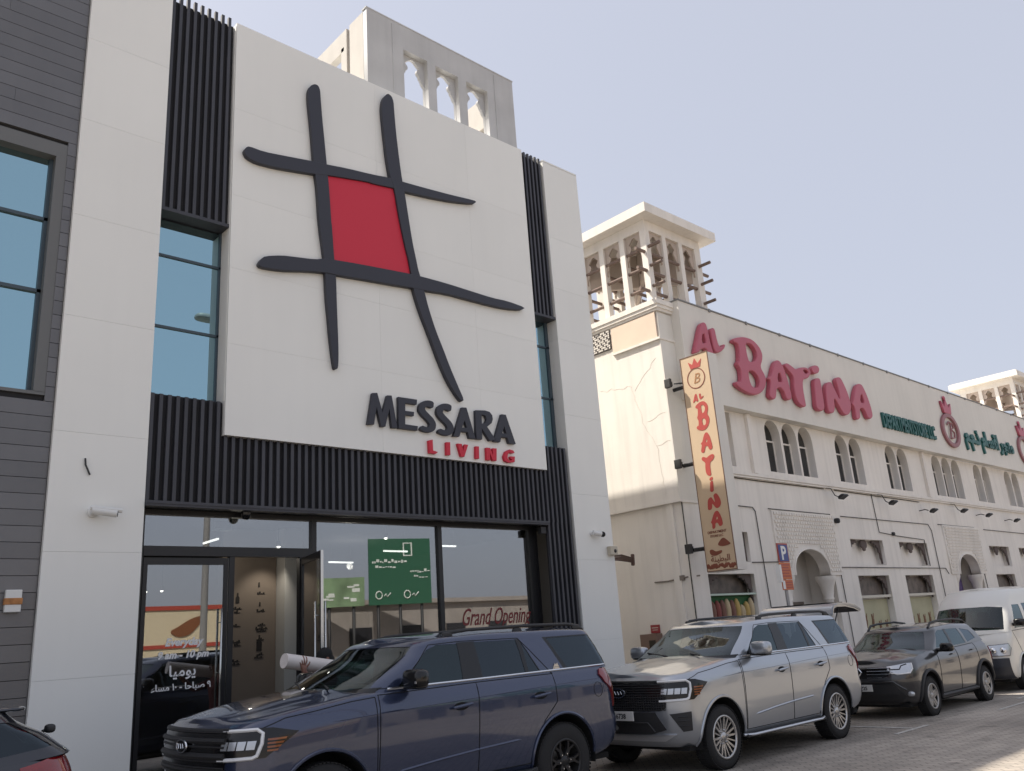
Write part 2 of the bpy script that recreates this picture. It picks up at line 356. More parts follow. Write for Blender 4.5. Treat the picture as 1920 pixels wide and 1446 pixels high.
LET_PINK=[['A',1,[[(18.037,8.756),(18.246,9.16),(18.458,9.591),(18.654,9.744),(18.808,9.697),(18.864,9.416),(18.896,9.081),(18.987,8.809),(18.768,8.693),(18.642,8.781),(18.601,8.908),(18.369,8.833),(18.266,8.724),(18.07,8.67)],[(18.59,9.362),(18.64,9.128),(18.484,9.081)]]],['L',1,[[(18.91,9.545),(19.088,9.668),(19.202,9.604),(19.226,9.349),(19.275,9.134),(19.414,9.15),(19.484,9.249),(19.609,9.249),(19.579,9.104),(19.319,8.919),(19.051,8.848),(18.946,8.988),(18.923,9.291)]]],['B',1,[[(19.967,9.457),(20.141,9.561),(20.591,9.684),(21.083,9.689),(21.412,9.513),(21.537,9.28),(21.458,9.048),(21.299,8.84),(21.459,8.668),(21.512,8.479),(21.397,8.23),(21.117,8.013),(20.778,7.895),(20.417,7.895),(20.027,7.976),(19.81,8.08),(19.824,8.201),(19.951,8.244),(20.096,8.243),(20.168,8.565),(20.046,8.684),(20.036,8.803),(20.173,8.879),(20.253,9.351),(20.027,9.344)],[(20.681,9.449),(20.961,9.466),(21.138,9.317),(21.137,9.154),(20.99,9.003),(20.725,8.929),(20.674,9.126)],[(20.607,8.602),(20.856,8.625),(21.035,8.494),(21.053,8.338),(20.922,8.195),(20.675,8.182),(20.596,8.337)]]],['A',1,[[(21.459,8.009),(21.611,8.315),(21.686,8.506),(21.543,8.52),(21.637,8.625),(21.782,8.684),(22.036,9.11),(22.26,9.271),(22.458,9.264),(22.655,9.028),(22.792,8.529),(22.845,8.113),(22.662,8.004),(22.433,8.019),(22.347,8.28),(22.179,8.335),(22.002,8.266),(21.892,7.963),(21.676,7.879)],[(22.296,8.858),(22.376,8.595),(22.134,8.558)]]],['T',1,[[(22.674,9.181),(22.854,9.279),(23.109,9.217),(23.327,9.139),(23.609,9.251),(23.992,9.327),(24.265,9.275),(24.281,9.102),(24.034,8.909),(23.681,8.816),(23.599,8.5),(23.611,8.126),(23.612,7.958),(23.449,7.888),(23.127,7.967),(22.992,8.189),(22.994,8.523),(23.093,8.837),(22.83,8.982),(22.688,9.071)],[(23.808,9.161),(24.069,9.165),(23.911,9.082)]]],['i',1,[[(24.286,9.337),(24.56,9.493),(24.826,9.506),(24.904,9.361),(24.798,9.205),(24.507,9.119),(24.34,9.17)],[(24.342,8.957),(24.604,9.076),(24.827,9.072),(24.814,8.6),(24.787,8.055),(24.615,7.926),(24.349,7.903),(24.168,8.012),(24.236,8.364)]]],['N',1,[[(25.044,8.869),(25.314,9.049),(25.556,9.074),(25.746,8.735),(25.912,8.5),(25.891,8.917),(25.808,9.185),(26.046,9.336),(26.268,9.331),(26.54,8.932),(26.653,8.541),(26.624,8.295),(26.439,8.071),(26.131,7.961),(25.917,8.025),(25.675,8.329),(25.513,8.484),(25.482,8.185),(25.378,7.984),(25.135,7.907),(24.91,7.956),(24.941,8.385)]]],['A',1,[[(26.68,8.484),(26.818,8.584),(27.032,8.921),(27.269,9.205),(27.534,9.337),(27.766,9.314),(27.995,8.976),(28.137,8.576),(28.158,8.203),(27.923,8.058),(27.673,8.082),(27.565,8.344),(27.398,8.396),(27.217,8.323),(27.181,8.022),(26.927,7.91),(26.769,7.991),(26.841,8.323)],[(27.563,8.936),(27.657,8.658),(27.377,8.62)]]]]
# ================================================================ ground
def ground_mat():
    m = bpy.data.materials.new('block paving'); m.use_nodes = True
    n = m.node_tree.nodes; l = m.node_tree.links; b = n['Principled BSDF']
    tc = n.new('ShaderNodeTexCoord')
    br = n.new('ShaderNodeTexBrick'); br.inputs['Scale'].default_value = 1.0
    br.inputs['Brick Width'].default_value = .22; br.inputs['Row Height'].default_value = .11; br.inputs['Mortar Size'].default_value = .006
    br.inputs['Color1'].default_value = (.45, .395, .335, 1); br.inputs['Color2'].default_value = (.355, .315, .27, 1); br.inputs['Mortar'].default_value = (.16, .145, .13, 1)
    mp = n.new('ShaderNodeMapping'); mp.inputs['Rotation'].default_value = (0, 0, radians(45))
    l.new(tc.outputs['Object'], mp.inputs[0]); l.new(mp.outputs[0], br.inputs['Vector'])
    no = n.new('ShaderNodeTexNoise'); no.inputs['Scale'].default_value = .5; no.inputs['Detail'].default_value = 8
    l.new(tc.outputs['Object'], no.inputs['Vector'])
    cr = n.new('ShaderNodeMapRange'); cr.inputs[1].default_value = .3; cr.inputs[2].default_value = .7; cr.inputs[3].default_value = .72; cr.inputs[4].default_value = 1.12
    l.new(no.outputs[0], cr.inputs[0])
    st_ = n.new('ShaderNodeTexNoise'); st_.inputs['Scale'].default_value = 1.7; st_.inputs['Detail'].default_value = 3   # oil and grime spots
    l.new(tc.outputs['Object'], st_.inputs['Vector'])
    c2 = n.new('ShaderNodeMapRange'); c2.inputs[1].default_value = .60; c2.inputs[2].default_value = .72; c2.inputs[3].default_value = 1.0; c2.inputs[4].default_value = .62
    l.new(st_.outputs[0], c2.inputs[0])
    ml = n.new('ShaderNodeMapping'); ml.inputs['Scale'].default_value = (.12, 2.2, 1); l.new(tc.outputs['Object'], ml.inputs[0])
    ty = n.new('ShaderNodeTexNoise'); ty.inputs['Scale'].default_value = 1.3; ty.inputs['Detail'].default_value = 2; l.new(ml.outputs[0], ty.inputs['Vector'])  # long tyre tracks
    c4 = n.new('ShaderNodeMapRange'); c4.inputs[1].default_value = .5; c4.inputs[2].default_value = .7; c4.inputs[3].default_value = 1.0; c4.inputs[4].default_value = .80
    l.new(ty.outputs[0], c4.inputs[0])
    m1 = n.new('ShaderNodeMath'); m1.operation = 'MULTIPLY'; l.new(cr.outputs[0], m1.inputs[0]); l.new(c2.outputs[0], m1.inputs[1])
    m2 = n.new('ShaderNodeMath'); m2.operation = 'MULTIPLY'; l.new(m1.outputs[0], m2.inputs[0]); l.new(c4.outputs[0], m2.inputs[1])
    sc = n.new('ShaderNodeVectorMath'); sc.operation = 'SCALE'
    l.new(br.outputs[0], sc.inputs[0]); l.new(m2.outputs[0], sc.inputs['Scale']); l.new(sc.outputs[0], b.inputs['Base Color'])
    bp = n.new('ShaderNodeBump'); bp.inputs['Strength'].default_value = .5; bp.inputs['Distance'].default_value = .006; bp.invert = True
    l.new(br.outputs['Fac'], bp.inputs['Height']); l.new(bp.outputs[0], b.inputs['Normal'])
    b.inputs['Roughness'].default_value = .85
    return m
bm = NB(); bx(bm, -900, 900, -900, 900, -.5, 0)
tagp(obj('road', bm, ground_mat()), kind='structure')
M_KERB = mat('kerb concrete', (.33, .32, .30), .85, var=.12, vscale=3, bump=.2)
M_PAVE = mat('pavement tiles', (.30, .285, .265), .85, var=.12, vscale=2, bump=.2)
bm = NB(); bx(bm, -20, 60, 10.45, 12.6, 0.0, .11)
tagp(obj('pavement', bm, M_PAVE), kind='structure')
bm = NB()
for k in range(-20, 60): bx(bm, k+.004, k+.996, 10.3, 10.446, 0, .125)
tagp(obj('kerb', bm, M_KERB), kind='structure')
M_LINE = mat('worn white road paint', (.44, .42, .39), .8, var=.35, vscale=9)
bm = NB()
for x in (2.75, 8.95, 14.62, 20.15, 25.8):
    bx(bm, x-.05, x+.05, 6.6, 10.2, .004, .008); bx(bm, x-.75, x+.45, 6.52, 6.595, .004, .008)
bx(bm, 17.4, 30, 6.2, 6.27, .004, .008)
tagp(obj('parking_lines', bm, M_LINE), kind='structure')

# ================================================================ white shop building
M_WHITE = mat('white wall panel', (.81, .81, .775), .5, var=.03, vscale=.35, streak=.012, isl=.012)
M_WJOINT = mat('panel joint', (.60, .60, .58), .8)
M_CHAR = mat('charcoal metal slat', (.044, .045, .055), .5, var=.12, vscale=1.5, isl=.16)
M_CHARB = mat('charcoal backing', (.016, .016, .019), .8)
M_FRAME = mat('black window frame', (.014, .014, .016), .4)
M_STEEL = mat('brushed steel', (.62, .62, .60), .25, 1.0)
M_CONC = mat('grey tower render', (.50, .50, .50), .85, var=.07, vscale=1.2, streak=.08, bump=.1)
G_BLUE = glass('blue tinted window glass', (.03, .05, .06), (.50, .77, .86), lo=.62, hi=.98, wav=.03)
G_SHOP = glass('shop window glass', (.62, .64, .64), (.93, .94, .96), lo=.27, hi=.85, wav=.02)

shop = thing('shop_building', 'white shop building with black slatted screens and large glass shopfront', 'building', (8.4, 12.0, 0))
def stacked(bm, x0, x1, y0, y1, zs, gap=.0014):
    for a, b in zip(zs, zs[1:]): bx(bm, x0, x1, y0, y1, a+gap, b-gap)
    bx(bm, x0+.01, x1-.01, y0+.012, y1-.01, zs[0], zs[-1]-.01, 1)
for x0, x1, zs in ((2.925, 4.15, [.11, 1.74, 3.31, 4.9, 6.55, 8.1, 9.68, 11.1, 12.51]), (12.79, 13.94, [.11, 1.69, 3.28, 4.64, 6.35, 8.08, 9.3, 10.56, 12.51])):
    bm = NB(); stacked(bm, x0, x1, 11.99, 12.6, zs); bx(bm, x0-.004, x1+.004, 11.985, 12.62, 12.515, 12.55)
    obj('pier', bm, [M_WHITE, M_WJOINT], shop)
# sign panel stands proud of the screens
bm = NB()
zs = [5.075, 6.55, 7.84, 9.15, 10.8, 12.53]; xs = [5.25, 8.1, 10.4, 12.08]
for a, b in zip(zs, zs[1:]):
    for c, d in zip(xs, xs[1:]): bx(bm, c+.001, d-.001, 11.95, 12.2, a+.001, b-.001)
bx(bm, 5.26, 12.07, 11.96, 12.19, 5.085, 12.52, 1)
obj('sign_panel', bm, [M_WHITE, M_WHITE], shop)
for x0, x1 in ((5.245, 5.31), (12.03, 12.08)):
    bm = NB(); bx(bm, x0, x1, 11.995, 12.5, 5.62, 12.4); obj('panel_return', bm, M_WHITE, shop)
def slats(x0, x1, z0, z1, y, pitch, top=0.0, wd=.055, dp=.06):
    bm = NB(); n = max(2, round((x1-x0)/pitch)); p = (x1-x0)/n
    for k in range(n):
        a = x0+p*k; bx(bm, a+.004, a+wd, y, y+dp, z0, z1+top)
    bx(bm, x0, x1, y+dp+.002, y+dp+.03, z0, z1, 1)
    return obj('slat_screen', bm, [M_CHAR, M_CHARB], shop)
slats(4.155, 5.243, 8.62, 12.52, 12.015, .118, .11)
slats(12.085, 12.785, 8.58, 12.50, 12.015, .118, .06)
slats(4.155, 12.785, 4.02, 5.60, 12.0, .1235)
slats(12.03, 12.785, .14, 4.018, 12.0, .126)
for q in ((4.155, 5.243, 12.0, 12.5, 8.56, 8.616), (12.085, 12.785, 12.0, 12.5, 8.52, 8.576), (4.155, 5.243, 12.095, 12.5, 5.55, 5.62), (12.085, 12.785, 12.095, 12.5, 5.55, 5.62)):
    bm = NB(); bx(bm, *q); obj('screen_soffit', bm, M_CHAR, shop)
for x0, x1 in ((4.155, 5.30), (12.03, 12.785)):
    bm = NB()
    zz = [5.62, 6.75, 7.93, 8.56]
    for z in zz[1:-1]: bx(bm, x0, x1, 12.275, 12.32, z-.02, z+.02)
    bx(bm, x0, x0+.05, 12.275, 12.32, 5.62, 8.56); bx(bm, x1-.09, x1-.01, 12.275, 12.32, 5.62, 8.56)
    wdw = obj('upper_window', bm, mat('blue grey window frame', (.05, .075, .095), .4), shop)
    for a, b in zip(zz, zz[1:]):
        bm = NB(); bx(bm, x0+.05, x1-.09, 12.30, 12.306, a+.02, b-.02); obj('window_pane', bm, G_BLUE, wdw)
bm = NB(); bx(bm, 4.155, 12.785, 12.36, 12.40, 5.5, 8.7); obj('dim_room_sheet', bm, mat('dim office behind glass', (.03, .045, .055), .9), shop)  # dark sheet, dimness of the rooms behind the panes put into its colour
# canopy edge and soffit above the shopfront
bm = NB(); bx(bm, 4.155, 12.03, 11.955, 12.10, 3.955, 4.015); bx(bm, 4.155, 12.03, 12.10, 12.36, 3.985, 4.01)
bx(bm, 4.155, 12.03, 11.945, 11.955, 3.99, 4.03)
obj('canopy', bm, M_CHAR, shop)
# body of the building: roof, side and back walls, floors
bm = NB()
bx(bm, 2.93, 13.93, 12.6, 26, 12.1, 12.35); bx(bm, 2.93, 3.1, 12.6, 26, .1, 12.1); bx(bm, 13.75, 13.93, 12.6, 26, .1, 12.1); bx(bm, 3.1, 13.75, 25.8, 26, .1, 12.1)
bx(bm, 3.1, 13.75, 12.5, 25.8, 4.02, 4.3); bx(bm, 4.155, 12.785, 12.12, 12.35, 12.0, 12.4)
bx(bm, 2.93, 4.15, 12.65, 12.7, .1, 12.1); bx(bm, 12.79, 13.75, 12.65, 12.7, .1, 12.1)
obj('building_shell', bm, M_WHITE, shop)
# interior of the shop
M_TILE = mat('dark floor tile', (.10, .095, .088), .35, var=.1)
M_INW = mat('taupe interior wall', (.20, .165, .135), .75, var=.05)
M_CEIL = mat('dark grey ceiling', (.12, .12, .125), .9)
bm = NB(); bx(bm, 4.2, 12.75, 12.4, 19.5, .11, .2); obj('shop_floor', bm, M_TILE, shop)
bm = NB(); bx(bm, 4.16, 4.2, 12.45, 19.5, .2, 3.98); bx(bm, 12.6, 12.75, 12.45, 19.5, .2, 3.98); bx(bm, 4.2, 12.6, 19.5, 19.6, .2, 3.98); obj('interior_wall', bm, mat('dim interior wall', (.24, .23, .22), .8), shop)
bm = NB(); bx(bm, 4.2, 12.6, 12.46, 19.5, 3.965, 4.0); obj('ceiling', bm, M_CEIL, shop)
bm = NB(); bx(bm, 6.14, 7.12, 13.9, 14.05, .2, 3.96); part = obj('partition_wall', bm, M_INW, shop)
bm = NB(); bx(bm, 7.13, 7.47, 13.6, 14.05, .2, 3.96); obj('interior_column', bm, mat('off white column', (.52, .52, .50), .7), shop)
# dark pictograms and words on the taupe wall
M_INK = mat('black wall print', (.015, .013, .012), .7)
def wall_print(bm): obj('wall_print', bm, M_INK, part)
for x, z, h in ((6.42, 2.72, .17), (6.82, 1.93, .26), (6.80, 2.98, .08), (6.82, 2.66, .07)):
    q = h/.16*.028
    wall_print(prism(NB(), [(x-q, z), (x+q, z), (x+q, z+h*.55), (x+.010, z+h*.7), (x+.010, z+h), (x-.010, z+h), (x-.010, z+h*.7), (x-q, z+h*.55)], 13.889, 13.899))
for x, z, w_ in ((6.42, 2.62, .16), (6.42, 2.56, .10), (6.84, 2.57, .15), (6.84, 2.86, .14), (6.86, 2.28, .22), (6.86, 2.24, .18), (6.86, 2.34, .14), (6.84, 2.10, .14), (6.40, 2.34, .16), (6.40, 2.08, .18), (6.44, 2.03, .12), (6.40, 1.78, .16), (6.38, 1.73, .22), (6.84, 1.86, .12), (6.82, 1.81, .16)):
    bm = NB(); bx(bm, x-w_/2, x+w_/2, 13.890, 13.899, z, z+.008)
    for q in range(int(w_/.035)):
        a = x-w_/2+q*.035; bx(bm, a, a+.024, 13.8885, 13.8985, z+.001, z+.016+.014*((q*7+int(z*100)) % 3))
    wall_print(bm)
# shopfront frame
YG = 12.38
bm = NB()
for x0, x1 in ((4.18, 4.29), (6.93, 7.02), (9.50, 9.59), (11.79, 11.90)): bx(bm, x0, x1, YG-.05, YG+.05, .2, 3.97)
bx(bm, 11.90, 12.035, YG-.03, YG+.05, .14, 3.97)
for a, b in ((4.29, 6.93), (7.02, 9.50), (9.59, 11.79)): bx(bm, a, b, YG-.048, YG+.048, 3.90, 3.968)
bx(bm, 4.29, 6.93, YG-.06, YG+.055, 3.31, 3.45)
for a, b in ((7.02, 9.50), (9.59, 11.79)): bx(bm, a, b, YG-.048, YG+.048, .2, .28)
bx(bm, 5.56, 5.64, YG-.045, YG+.05, .2, 3.31); bx(bm, 6.72, 6.93, YG-.045, YG+.05, .2, 3.31)
bx(bm, 11.97, 11.978, YG-.045, YG-.031, .2, 3.9)
sf = obj('shopfront_frame', bm, M_FRAME, shop)
for x0, x1, z0, z1 in ((4.29, 6.93, 3.45, 3.90), (7.02, 9.50, .28, 3.90), (9.59, 11.79, .28, 3.90)):
    bm = NB(); bx(bm, x0, x1, YG-.004, YG+.004, z0, z1); obj('shop_window', bm, G_SHOP, sf)
def door_leaf(hx, hy, ang, w_, name='glass_door'):
    """leaf hinged at (hx, hy); ang is the direction it points to, measured from +x"""
    d = Vector((cos(ang), sin(ang), 0)); nrm = Vector((-d.y, d.x, 0))
    M = Matrix(((d.x, nrm.x, 0, hx), (d.y, nrm.y, 0, hy), (0, 0, 1, 0), (0, 0, 0, 1)))
    def T(b): b.transform(M); return b
    e = bpy.data.objects.new(name, None); COL.objects.link(e); e.location = Vector((hx, hy, .2))-worldloc(shop); e.parent = shop; e.empty_display_size = .1
    b = NB(); bx(b, 0, .06, -.022, .022, .22, 3.29); bx(b, w_-.06, w_, -.022, .022, .22, 3.29); bx(b, .06, w_-.06, -.021, .021, .22, .34); bx(b, .06, w_-.06, -.021, .021, 3.19, 3.29)
    obj('door_frame', T(b), M_FRAME, e)
    b = NB(); bx(b, .06, w_-.06, -.004, .004, .34, 3.19); obj('door_pane', T(b), G_SHOP, e)
    for s in (-1, 1):
        b = NB(); tube(b, [(w_-.10, s*.075, .75), (w_-.10, s*.075, 2.56)], .016, 10)
        for z in (.95, 1.66, 2.36): tube(b, [(w_-.10, s*.02, z), (w_-.10, s*.075, z)], .009, 8)
        obj('door_handle', T(b), M_STEEL, e)
    b = NB(); bx(b, w_, w_+.006, -.02, .02, .22, 3.29); obj('door_edge', T(b), M_STEEL, e)
    return e, M
dl, _ = door_leaf(4.31, YG, 0, 1.24)
M_WTXT = mat('white vinyl lettering', (.80, .80, .80), .6)
lines = [('Everyday', 2.07, .145, .25, .006), ('9 am - 10 pm', 1.90, .135, .25, .005), ('\uFE8E\uFEF4\uFEE3\uFEEE\uFEF3', 1.66, .20, 0, .004), ('\uFE80\uFE8E\uFEB4\uFEE3 \u0661\u0660 - \uFE8E\uFEA3\uFE8E\uFE92\uFEBB \u0669', 1.48, .12, 0, .003)]
for body, z, s_, sh, bo in lines:
    t = text_bm(body, s_, .003, bo, shear=sh)
    for v in t.verts: v.co = (4.93+v.co.x, YG-.0065-v.co.z, z+v.co.y)
    obj('door_lettering', t, M_WTXT, dl)
t = text_bm('Grand Opening', .34, .003, .002, sx=.72, shear=.45)
fit_box(t, 10.02, 11.74, 2.02, 2.42)
for v in t.verts: v.co = (v.co.x, YG-.0065-v.co.z, v.co.y)
obj('window_lettering', t, mat('dull red vinyl', (.17, .025, .025), .6), sf)
# second leaf stands open towards the street
a_ = atan2(11.2-12.33, 6.47-6.76)
door_leaf(6.76, 12.33, a_, 1.15)

# emblem of four brush strokes and a red field
M_NAVY = mat('charcoal sign face', (.030, .031, .043), .5)
M_RED_S = mat('red sign face', (.58, .018, .045), .5)
em = thing('wall_emblem', 'huge charcoal brush stroke grid with one red square on the white panel', 'sign', (8.7, 11.85, 6.4))
for k, nm in enumerate(('stroke_v1', 'stroke_h1', 'stroke_v2', 'stroke_h2')):
    b = filled([smooth_loop(EMBLEM[nm], 1)], .085+.004*k, .008)
    obj('brush_stroke', stand(b, 11.947-(.085+.004*k)/2), M_NAVY, em, smooth=True)
b = filled([EMBLEM['red']], .05)
obj('red_field', stand(b, 11.922), M_RED_S, em)
sg = thing('sign_lettering', 'large raised charcoal capitals at lower right of the white panel', 'sign', (10, 11.85, 5.5))
for ch, sm, lp in LET_BIG:
    b = filled([smooth_loop(l, 2) if sm else l for l in lp], .07, .004)
    obj('letter', stand(b, 11.912), M_NAVY, sg, smooth=True)
sg = thing('sign_lettering', 'small raised red capitals under the big charcoal word', 'sign', (11, 11.85, 5.2))
for ch, sm, lp in LET_RED:
    b = filled(lp, .06, .003); obj('letter', stand(b, 11.918), M_RED_S, sg, smooth=True)

# ---- fittings on the white building
M_CAMW = mat('white camera plastic', (.72, .72, .70), .4)
t = thing('security_camera', 'white bullet camera on its bracket on the left white pier', 'camera', (3.55, 11.99, 3.8))
b = NB(); lathe(b, [(.001, 11.985), (.07, 11.985), (.07, 11.95), (.04, 11.93), (.001, 11.93)], (3.48, 0, 3.83), 'y', 16); obj('mount', b, M_CAMW, t, smooth=True)
b = NB(); tube(b, [(3.48, 11.93, 3.83), (3.50, 11.86, 3.82)], .025, 8); tube(b, [(3.44, 11.88, 3.84), (3.74, 11.82, 3.80)], .052, 14); tube(b, [(3.745, 11.819, 3.80), (3.75, 11.818, 3.80)], .045, 14, mi=1)
tube(b, [(3.42, 11.87, 3.875), (3.80, 11.80, 3.838)], .03, 8)
obj('camera_body', b, [M_CAMW, M_GLOSS], t, smooth=True)
t = thing('security_camera', 'small white camera with black lens on the right white pier', 'camera', (13.36, 11.99, 3.8))
b = NB(); lathe(b, [(.001, 11.985), (.05, 11.985), (.05, 11.96), (.03, 11.95)], (13.28, 0, 3.82), 'y', 14); tube(b, [(13.26, 11.92, 3.83), (13.44, 11.86, 3.80)], .05, 14); tube(b, [(13.28, 11.955, 3.82), (13.3, 11.9, 3.82)], .022, 8); obj('camera_body', b, M_CAMW, t, smooth=True)
b = NB(); superell(b, (13.475, 11.848, 3.795), (.06, .06, .06), 1); obj('lens', b, M_GLOSS, t, smooth=True)
t = thing('security_camera', 'black dome camera under the canopy edge above the entrance', 'camera', (5.75, 12.2, 3.98))
b = NB(); lathe(b, [(.08, 3.985), (.08, 3.93), (.06, 3.87), (.03, 3.845), (.001, 3.84)], (5.72, 12.16, 0), 'z', 18); obj('dome', b, M_GLOSS, t, smooth=True)
b = NB(); lathe(b, [(.09, 3.985), (.09, 3.955), (.08, 3.95)], (5.72, 12.16, 0), 'z', 18); obj('camera_base', b, M_FRAME, t, smooth=True)
t = thing('emergency_light', 'pale boxed emergency light behind the glass above the door', 'light', (5.45, 12.6, 3.8))
b = box(5.36, 5.66, 12.50, 12.58, 3.72, 3.90, .01); obj('housing', b, mat('pale green plastic', (.55, .66, .62), .4), t)
b = NB(); bx(b, 5.39, 5.63, 12.495, 12.499, 3.75, 3.87); obj('diffuser', b, mat('grey diffuser', (.25, .32, .31), .3), t)
t = thing('junction_box', 'beige junction box on the outer edge of the right white pier', 'junction box', (13.82, 11.99, 3.45))
b = box(13.72, 13.95, 11.88, 11.985, 3.38, 3.56, .012); obj('box_body', b, mat('beige plastic', (.50, .45, .36), .5, var=.1), t)
b = NB(); lathe(b, [(.001, 11.868), (.035, 11.868), (.04, 11.88)], (13.86, 0, 3.46), 'y', 12); obj('knob', b, M_FRAME, t)
b = NB(); tube(b, [(3.34, 11.98, 4.55), (3.345, 11.965, 4.46), (3.37, 11.955, 4.40), (3.41, 11.975, 4.33)], .012, 6); o = obj('cable_stub', b, M_TRIM, None, smooth=True, loc=(3.37, 11.97, 4.4)); tagp(o, 'short black cable stub hanging loose on the left white pier', 'cable')
t = thing('floodlight', 'small dark floodlight under the canopy beside the slat column', 'floodlight', (11.93, 12.05, 3.9))
b = box(11.86, 12.0, 12.03, 12.13, 3.79, 3.93, .01); obj('lamp_head', b, M_TRIM, t)
b = NB(); tube(b, [(11.93, 12.08, 3.92), (11.93, 12.08, 3.985)], .012, 6); obj('bracket', b, M_TRIM, t)
# lit lamps inside the shop
def lamp_light(x, y, z, watt, spot=None):
    d = bpy.data.lights.new('lamp_glow', 'SPOT' if spot else 'POINT'); d.energy = watt; d.color = (1, .9, .76); d.shadow_soft_size = .06
    o = bpy.data.objects.new('lamp_glow', d); COL.objects.link(o); o.location = (x, y, z)
    if spot: d.spot_size = radians(80); d.spot_blend = .7; o.rotation_euler = (Vector((x, y, z))-Vector(spot)).to_track_quat('Z', 'Y').to_euler()
    return o
lamp_light(6.9, 13.3, 3.50, 13, (6.8, 14.0, 2.3))
lamp_light(9.3, 15.0, 3.45, 10)
lamp_light(6.0, 13.2, 3.45, 4)
M_LED = mat('lit white tube', (.9, .9, .9), .4, emit=(1, .97, .92), es=2.6)
M_SPOT = mat('lit spot lamp', (.9, .9, .9), .4, emit=(1, .93, .82), es=7)
for nm, x0, x1, y0, y1, lb in (('ceiling_lamp', 9.16, 9.78, 15.59, 15.66, 'lit white tube lamp in the shop left of the green reflection'), ('ceiling_lamp', 9.2, 9.76, 13.64, 13.66, 'lit white tube lamp seen on the green reflection'),
                          ('ceiling_lamp', 9.80, 10.25, 12.75, 12.76, 'lit white tube lamp behind the right shop window'), ('ceiling_lamp', 5.46, 5.47, 12.55, 13.1, 'lit white tube lamp seen above the closed glass door')):
    t = thing(nm, lb, 'lamp', ((x0+x1)/2, (y0+y1)/2, 3.6), 'lit tube lamps in the shop')
    b = NB(); tube(b, [(x0, y0, 3.6), (x1, y1, 3.6)], .018, 8); obj('tube', b, M_LED, t)
    b = NB(); tube(b, [(x0, y0, 3.626), (x1, y1, 3.626)], .022, 4)
    for q in (.1, .9): tube(b, [(x0+(x1-x0)*q, y0+(y1-y0)*q, 3.63), (x0+(x1-x0)*q, y0+(y1-y0)*q, 3.965)], .004, 4)
    obj('housing', b, M_FRAME, t)
for x, y, z, lb in ((8.75, 12.9, 3.74, 'lit spot lamp just above the green reflection'), (9.28, 16.42, 3.6, 'lit spot lamp seen beside the open door leaf'), (6.35, 18.0, 3.25, 'lit spot lamp seen at the left edge of the door glass'), (6.6, 17.8, 3.25, 'lit spot lamp right of the leftmost one in the door glass'), (6.85, 13.3, 3.6, 'lit spot lamp grazing the taupe wall in the doorway')):
    t = thing('spot_lamp', lb, 'lamp', (x, y, z), 'lit spot lamps in the shop')
    b = NB(); superell(b, (x, y, z), (.03, .03, .03), 1, 12, 8); obj('bulb', b, M_SPOT, t, smooth=True)
    b = NB(); lathe(b, [(.034, z), (.045, z+.05), (.03, z+.09), (.006, z+.10), (.006, 3.965)], (x, y, 0), 'z', 12); obj('lamp_can', b, M_FRAME, t, smooth=True)

# ================================================================ dark grey neighbour on the left
M_PLANK = mat('dark grey plank cladding', (.155, .153, .157), .36, .35, isl=.07, var=.06, vscale=1.0, streak=.05)
M_PGAP = mat('cladding gap', (.02, .02, .022), .9)
nb = thing('grey_building', 'dark grey plank clad building left of the white one', 'building', (-1, 12.1, 0))
bm = NB()
k = 0; z = .11
while z < 15.5:
    z1 = z+.2075
    a = 2.915
    if z1 > 5.40 and z < 9.2:
        bx(bm, 2.80, a, 12.06, 12.12, z+.004, z1-.004); bx(bm, -6, -1.2, 12.06, 12.12, z+.004, z1-.004)
    else:
        e0 = .35+1.9*((k*37) % 10)/10; k += 1
        bx(bm, -6, e0-.0015, 12.06, 12.12, z+.004, z1-.004); bx(bm, e0+.0015, a, 12.06, 12.12, z+.004, z1-.004)
    z = z1
for x0, x1, z0, z1 in ((-6, 2.92, .1, 5.42), (-6, 2.92, 9.19, 15.6), (2.80, 2.92, 5.42, 9.19), (-6, -1.2, 5.42, 9.19)): bx(bm, x0, x1, 12.105, 12.3, z0, z1, 1)
obj('plank_cladding', bm, [M_PLANK, M_PGAP], nb)
bm = NB(); bx(bm, -1.2, 2.80, 12.07, 12.42, 8.97, 9.19); bx(bm, 2.66, 2.80, 12.07, 12.42, 5.42, 8.97); bx(bm, -1.2, 2.8, 12.07, 12.42, 5.38, 5.425)
obj('window_surround', bm, mat('grey window surround', (.14, .143, .143), .5), nb)
bm = NB()
for z in (6.9, 8.0): bx(bm, -1.2, 2.66, 12.20, 12.28, z-.025, z+.025)
bx(bm, 2.61, 2.66, 12.20, 12.28, 5.425, 8.97); bx(bm, .3, .36, 12.20, 12.28, 5.425, 8.97)
wd = obj('upper_window', bm, mat('blue grey window frame', (.05, .075, .095), .4), nb)
for a, b_ in ((5.425, 6.875), (6.925, 7.975), (8.025, 8.97)):
    bm = NB(); bx(bm, .36, 2.61, 12.24, 12.246, a, b_); obj('window_pane', bm, G_BLUE, wd)
bm = NB(); bx(bm, -6, 2.9, 12.5, 26, .1, 15.5); obj('building_shell', bm, M_PLANK, nb)
t = thing('meter_box', 'small white box with an orange rusty band on the dark cladding', 'box', (2.64, 12.06, 2.69))
b = box(2.56, 2.74, 11.98, 12.055, 2.57, 2.84, .01); obj('box_body', b, M_CAMW, t)
b = box(2.55, 2.75, 11.972, 12.05, 2.66, 2.74, .008); obj('rusty_band', b, mat('rust orange', (.42, .19, .07), .8, var=.3, vscale=12), t)

